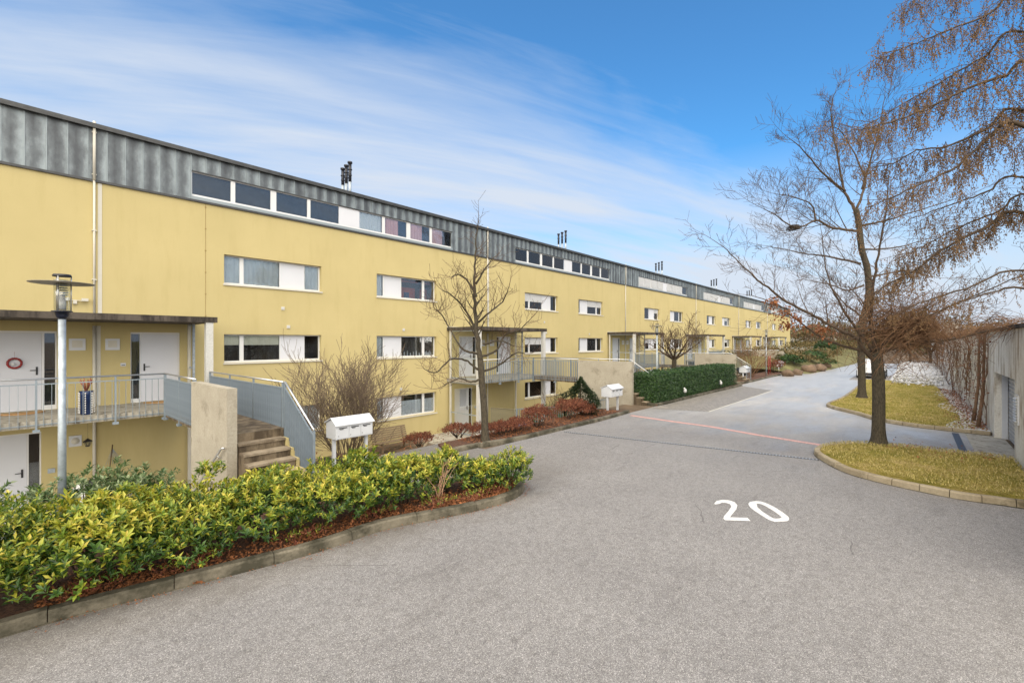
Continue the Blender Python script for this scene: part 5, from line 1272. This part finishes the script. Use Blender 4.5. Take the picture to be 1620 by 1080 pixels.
# pruned street tree in the house bed
b = G(768, 703); b.z = .05; TT = b.x*c_+b.y*s_; e = empty('pruned_tree', b, 'small pruned bare tree in front of the second porch with crooked side branches', 'tree'); t = Tree(); tm = MB()
Q = lambda x, y, dt=0.0: P(x, y, TT+dt)
flare(tm, b, [Q(766, 650), Q(762, 600), Q(760, 570)], .10, .085, 10, .05)
t.path([Q(760, 572), Q(755, 530), Q(751, 480), Q(750, 440), Q(752, 395), Q(757, 350)], .08, .010, l=.7, every=.11, lev=1, spread=1.0, up=.10, kids=(4,), minr=.004)
kk = dict(l=.75, every=.12, kids=(4, 3), lev=1, spread=1.0, up=.14, minr=.004, start=.3)
for pts in ([(757,560),(735,555),(722,540),(700,500),(688,490)], [(756,585),(735,570),(712,570),(690,590),(672,585)], [(752,520),(735,490),(715,468),(700,460)], [(762,565),(785,555),(800,530),(820,524),(840,505)],
            [(757,510),(775,495),(795,478),(805,455)], [(760,590),(790,578),(815,560),(830,560)], [(754,470),(740,445),(725,435),(715,440)], [(753,450),(768,425),(782,408)], [(762,600),(745,605),(725,600),(700,612)], [(765,545),(790,540),(812,548)]):
    dts = [0]+[rg.uniform(-.5, .5)*i/2 for i in range(1, len(pts))]
    t.path([Q(x, y, d) for (x, y), d in zip(pts, dts)], .038, .011, 6, **kk)
t.finish(e, (tm, 'bark'), 'bark')
# goblet shaped tree behind the hedge
b = Vector((25.4, 10.15, -.1)); e = empty('goblet_tree', b, 'bare goblet shaped tree standing behind the clipped hedge', 'tree'); t = Tree(); tm = MB()
flare(tm, b, [b+Vector((0, 0, 1.1)), b+Vector((0, 0, 2.0))], .14, .12, 10)
for i in range(9):
    a = i*.7+.2; t.grow(b+Vector((0, 0, 1.9)), Vector((math.cos(a), math.sin(a), .75)), 1.7, .06, 3, .16, .07, .75, (4, 4, 4), .008)
t.finish(e, (tm, 'bark'))
# bare bushes
MT['bushtwig'] = plain('pale_brown_twig', (.135, .098, .068), .85, .3, 4, bstr=0)
def bush(name, lab, c, n, h, spread, lev=2, mat='twig', r=.022, group=None, kids=(5, 5)):
    c = Vector(c); e = empty(name, c, lab, 'bush', group); t = Tree()
    for i in range(n):
        a = i*2.4+rg.random(); s = spread*rg.uniform(.25, 1)/h
        t.grow(c+Vector((rg.uniform(-.15, .15), rg.uniform(-.15, .15), -.05)), Vector((math.cos(a)*s, math.sin(a)*s, 1)), h*rg.uniform(.7, 1), r, lev, .13, .05, .5, kids, .0045)
    t.limb.v += []; t.finish(e, None, mat, mat)
    return e
bush('bare_lilac_bush', 'big bare many stemmed bush between the steps, the mailbox and the yellow wall', (6.55, 11.9, -.75), 24, 2.3, 1.9, 3, 'bushtwig', .020, kids=(4, 5, 5))
bush('bare_lilac_bush', 'thin bare bush standing at the foot of the blue stair railing', (5.05, 11.4, -.5), 5, 2.0, .6, 2, 'bushtwig', .026, kids=(4, 4))
bush('forsythia_bush', 'orange brown bare bush in front of the fourth porch', (39.2, 9.6, 0), 16, 2.4, 1.5, 2, 'orangetwig', .03, kids=(6, 5))
bush('bare_shrub', 'thin reddish shrub at the left end of the clipped hedge', (20.6, 10.3, -.1), 9, 1.7, .7, 1, 'orangetwig', .018, kids=(6, 5))
bush('bare_shrub', 'thin bare shrub in the courtyard below the second porch window', (17.9, 12.9, -1.6), 8, 1.7, .7, 2, 'twig', .018)
for i, (x, y, lab) in enumerate(((1222, 594, 'left of two dark red stakes behind the dark red bush'), (1224.5, 593, 'right of two dark red stakes behind the dark red bush'))):
    q = G(x, y); q.y += .3; m = MB(); m.tube([q, q+Vector((.02, 0, 1.6))], .035, 6); tag(m.build('garden_stake', 'red', loc=q), lab, 'stake')
# tree stump roots by the steps
m = MB()
for i in range(6): 
    p0 = Vector((4.4+.1*i, 10.3+.1*i, -.15)); m.tube([p0, p0+Vector((.5, .1, .1)), p0+Vector((1.1, .0, -.05))], [.06, .05, .02], 7)
tag(m.build('fallen_branches', 'bark', loc=(4.9, 10.5, -.2)), 'dark thick branches lying on the earth right of the stair foot', 'branches')
# vines on the right wall
e = empty('climbing_vine', (30, -1.75, 0), 'leafless brown vine covering the concrete wall beyond the garage', 'vine')
m = MB(); m2 = MB()
for i in range(95):
    u = 19.9+rg.random()**1.1*45; zt = rg.uniform(2.4, 3.35); l = rg.uniform(.8, 3.3); z0 = max(0, zt-l); p = Vector((u, -1.74+rg.uniform(0, .12), zt)); pts = [p]
    n = 6
    for k in range(1, n+1): pts.append(Vector((u+rg.gauss(0, .10)+.05*k, -1.76+rg.uniform(0, .16), zt+(z0-zt)*k/n)))
    r = rg.choice([.005, .007, .009, .014]); m.tube(pts, [r*.6]+[r]*(n-1)+[r*1.1], 4, False)
    for k in range(n):
        for _ in range(1):
            q = pts[k]; m2.tube([q, q+Vector((rg.gauss(0, .15), rg.uniform(0, .06), rg.gauss(0, .15))), q+Vector((rg.gauss(0, .28), rg.uniform(0, .10), rg.gauss(-.05, .22)))], [.005, .004, .003], 3, False)
m.build('stems', 'vine', e, kind='stuff')
for i in range(1000):
    u = 15.5+rg.random()**1.3*50; p = Vector((u, -1.9+rg.uniform(-.3, .3), 3.22+rg.uniform(-.1, .18))); d = Vector((rg.gauss(0, .6), .35+rg.random()*.6, rg.uniform(-.2, .8))); pts, _ = bend(p, d, rg.uniform(.3, 1.0), 5, .28, -.22); m2.tube(pts, [.006, .005, .005, .004, .003, .002], 3, False)
m2.build('twigs', 'orangetwig', e, kind='stuff')
m = MB()
for i in range(900):
    u = 20+rg.random()**1.4*45; z = 3.25-rg.random()**1.2*3.1; m.leaf((u, -1.72+rg.uniform(-.02, .12), z), rdir()+Vector((0, 0, -.7)), Vector((0, 1, 0)), .09, .06, .2)
m.build('withered_leaves', 'redbush', e, kind='stuff')
for u, lab in ((20.9, 'thick vine stem climbing the wall nearest the garage'), (22.4, 'second thick vine stem climbing the wall from the gravel')):
    m = MB(); m.tube([(u, -1.55, .0), (u+.05, -1.62, .6), (u-.05, -1.68, 1.4), (u+.12, -1.7, 2.2), (u+.05, -1.72, 3.1)], [.06, .045, .04, .035, .03], 7); tag(m.build('vine_stem', 'vine', loc=(u, -1.55, 0)), lab, 'vine', 'thick vine stems on the wall')
litter('wall_foot_leaves', 'red brown dead leaves under the vine along the wall', lambda: (rg.uniform(20.3, 36), -1.75+abs(rg.gauss(0, .35))), 1800, .10, (.04, .09))
litter('lawn_leaves', 'a few dark dead leaves scattered on the near lawn by the trunk', lambda: (15.0+rg.gauss(0, .5), rg.uniform(-1.4, .6)), 110, .20, (.03, .07))
# grass blades on the lawns
def inpoly(x, y, P_):
    c = False; n = len(P_); j = n-1
    for i in range(n):
        if (P_[i][1] > y) != (P_[j][1] > y) and x < (P_[j][0]-P_[i][0])*(y-P_[i][1])/(P_[j][1]-P_[i][1])+P_[i][0]: c = not c
        j = i
    return c
m = MB(); pp = [(p.x, p.y) for p in near_in]; cc = Vector((sum(p[0] for p in pp)/len(pp), sum(p[1] for p in pp)/len(pp), 0)); k = 0
while k < 16000:
    x, y = rg.uniform(11.4, 15.9), rg.uniform(-1.75, 2)
    if not inpoly(x, y, pp): continue
    k += 1; d = Vector((rg.gauss(0, .8), rg.gauss(0, .8), rg.uniform(.5, 1))); p = Vector((x, y, .12+.06)); r = d.normalized()
    ln = rg.uniform(.03, .075); s2 = Vector((-r.y, r.x, 0)); s2 = s2.normalized()*.006 if s2.length > .01 else Vector((.006, 0, 0))
    m._a([p-s2, p+s2, p+r*ln], [(0, 1, 2)])
tag(m.build('near_grass', 'straw'), 'yellowed winter grass on the near lawn around the stout tree', 'grass', kind='stuff')
m = MB(); k = 0
while k < 12000:
    x, y = 19.9+rg.random()**1.6*20, rg.uniform(-1.2, 2.8)
    if not inpoly(x, y, flp): continue
    k += 1; d = Vector((rg.gauss(0, .8), rg.gauss(0, .8), rg.uniform(.5, 1))); p = Vector((x, y, .095)); r = d.normalized(); ln = rg.uniform(.04, .10); s2 = Vector((-r.y, r.x, 0)).normalized()*.009
    m._a([p-s2, p+s2, p+r*ln], [(0, 1, 2)])
tag(m.build('far_grass', 'straw'), 'yellowed winter grass on the far lawn behind the driveway', 'grass', kind='stuff')
# far scrub on the bank and distant trees
leafy('bank_evergreen', 'low dark green juniper on the bank right of the terrace end', 'shrub', (51.5, 9.0, .2), 2.0, 1.2, 1.3, 500, .22, ('hedge', 'hedge', 'laurel_old'), stems=False)
leafy('bank_evergreen', 'second green shrub on the bank nearer the road end', 'shrub', (58, 8.2, .3), 1.8, 1.2, 1.4, 400, .22, ('hedge', 'laurel_old', 'laurel_old'), stems=False)
leafy('bank_evergreen', 'dark round evergreen high on the bank beside the road end', 'shrub', (66, 8.0, .9), 1.3, 1.2, 2.0, 400, .22, ('hedge', 'hedge', 'hedge'), stems=False)
leafy('white_flowering_shrub', 'low shrub speckled with white at the edge of the far bank', 'shrub', (57.5, 6.6, .1), 1.6, .8, .9, 300, .16, ('laurel_old', 'hedge', 'brush'), stems=False)
m = MB()
for i in range(9000):
    u = rg.uniform(50, 112); v = rg.uniform(7.2, 15); z = 1.0+rg.random()**.8*(.9+.9*mnoise.noise(Vector((u*.2, v*.2, 0))))+ (.8 if u > 80 else 0)
    m.leaf((u, v, z), rdir(), Vector((0, 0, 1)), .32, .16, .3)
tag(m.build('bank_scrub', 'brush'), 'brown and olive scrub growing over the far bank', 'scrub', kind='stuff')
m = MB()
for i in range(260):
    an = R(rg.uniform(-30, 16)); r = rg.uniform(110, 190); c0 = Vector((math.cos(an)*r, math.sin(an)*r, 0)); h = rg.uniform(4, 8.5); w2 = h*.45
    for k in range(110):
        d = rdir(); m.leaf(c0+Vector((d.x*w2, d.y*w2, h*.55+d.z*h*.45)), rdir(), Vector((0, 0, 1)), .9, .35, .3)
tag(m.build('distant_trees', 'brush'), 'brown winter woodland along the horizon beyond the road', 'woodland', kind='stuff')
for i, (x, y, t_, h, lab) in enumerate(((1472, 600, 48, 5.5, 'bare reddish tree at the far foot of the right hand wall'), (1440, 560, 62, 5.0, 'bare brown tree beyond the pale stones'), (1330, 560, 85, 5.5, 'bare brown tree at the far end of the road, left of the trunks'), (1420, 556, 90, 6.5, 'bare brown tree farthest down the road behind the white stones'), (1290, 552, 95, 5.0, 'bare tree in front of the distant red roof'))):
    q = P(x, 541, t_); q.z = .1; e = empty('far_bare_tree', q, lab, 'tree', 'bare trees at the far end of the road'); t = Tree(); tm = MB(); flare(tm, q, [q+Vector((0, 0, h*.3))], .14, .10, 8)
    for j in range(7):
        a = j*.9; t.grow(q+Vector((0, 0, h*.27)), Vector((math.cos(a)*.7, math.sin(a)*.7, 1)), h*.5, .07, 3, .15, .04, .7, (4, 4, 4), .014)
    t.finish(e, (tm, 'branch'), 'branch', 'orangetwig' if i == 0 else 'twig')
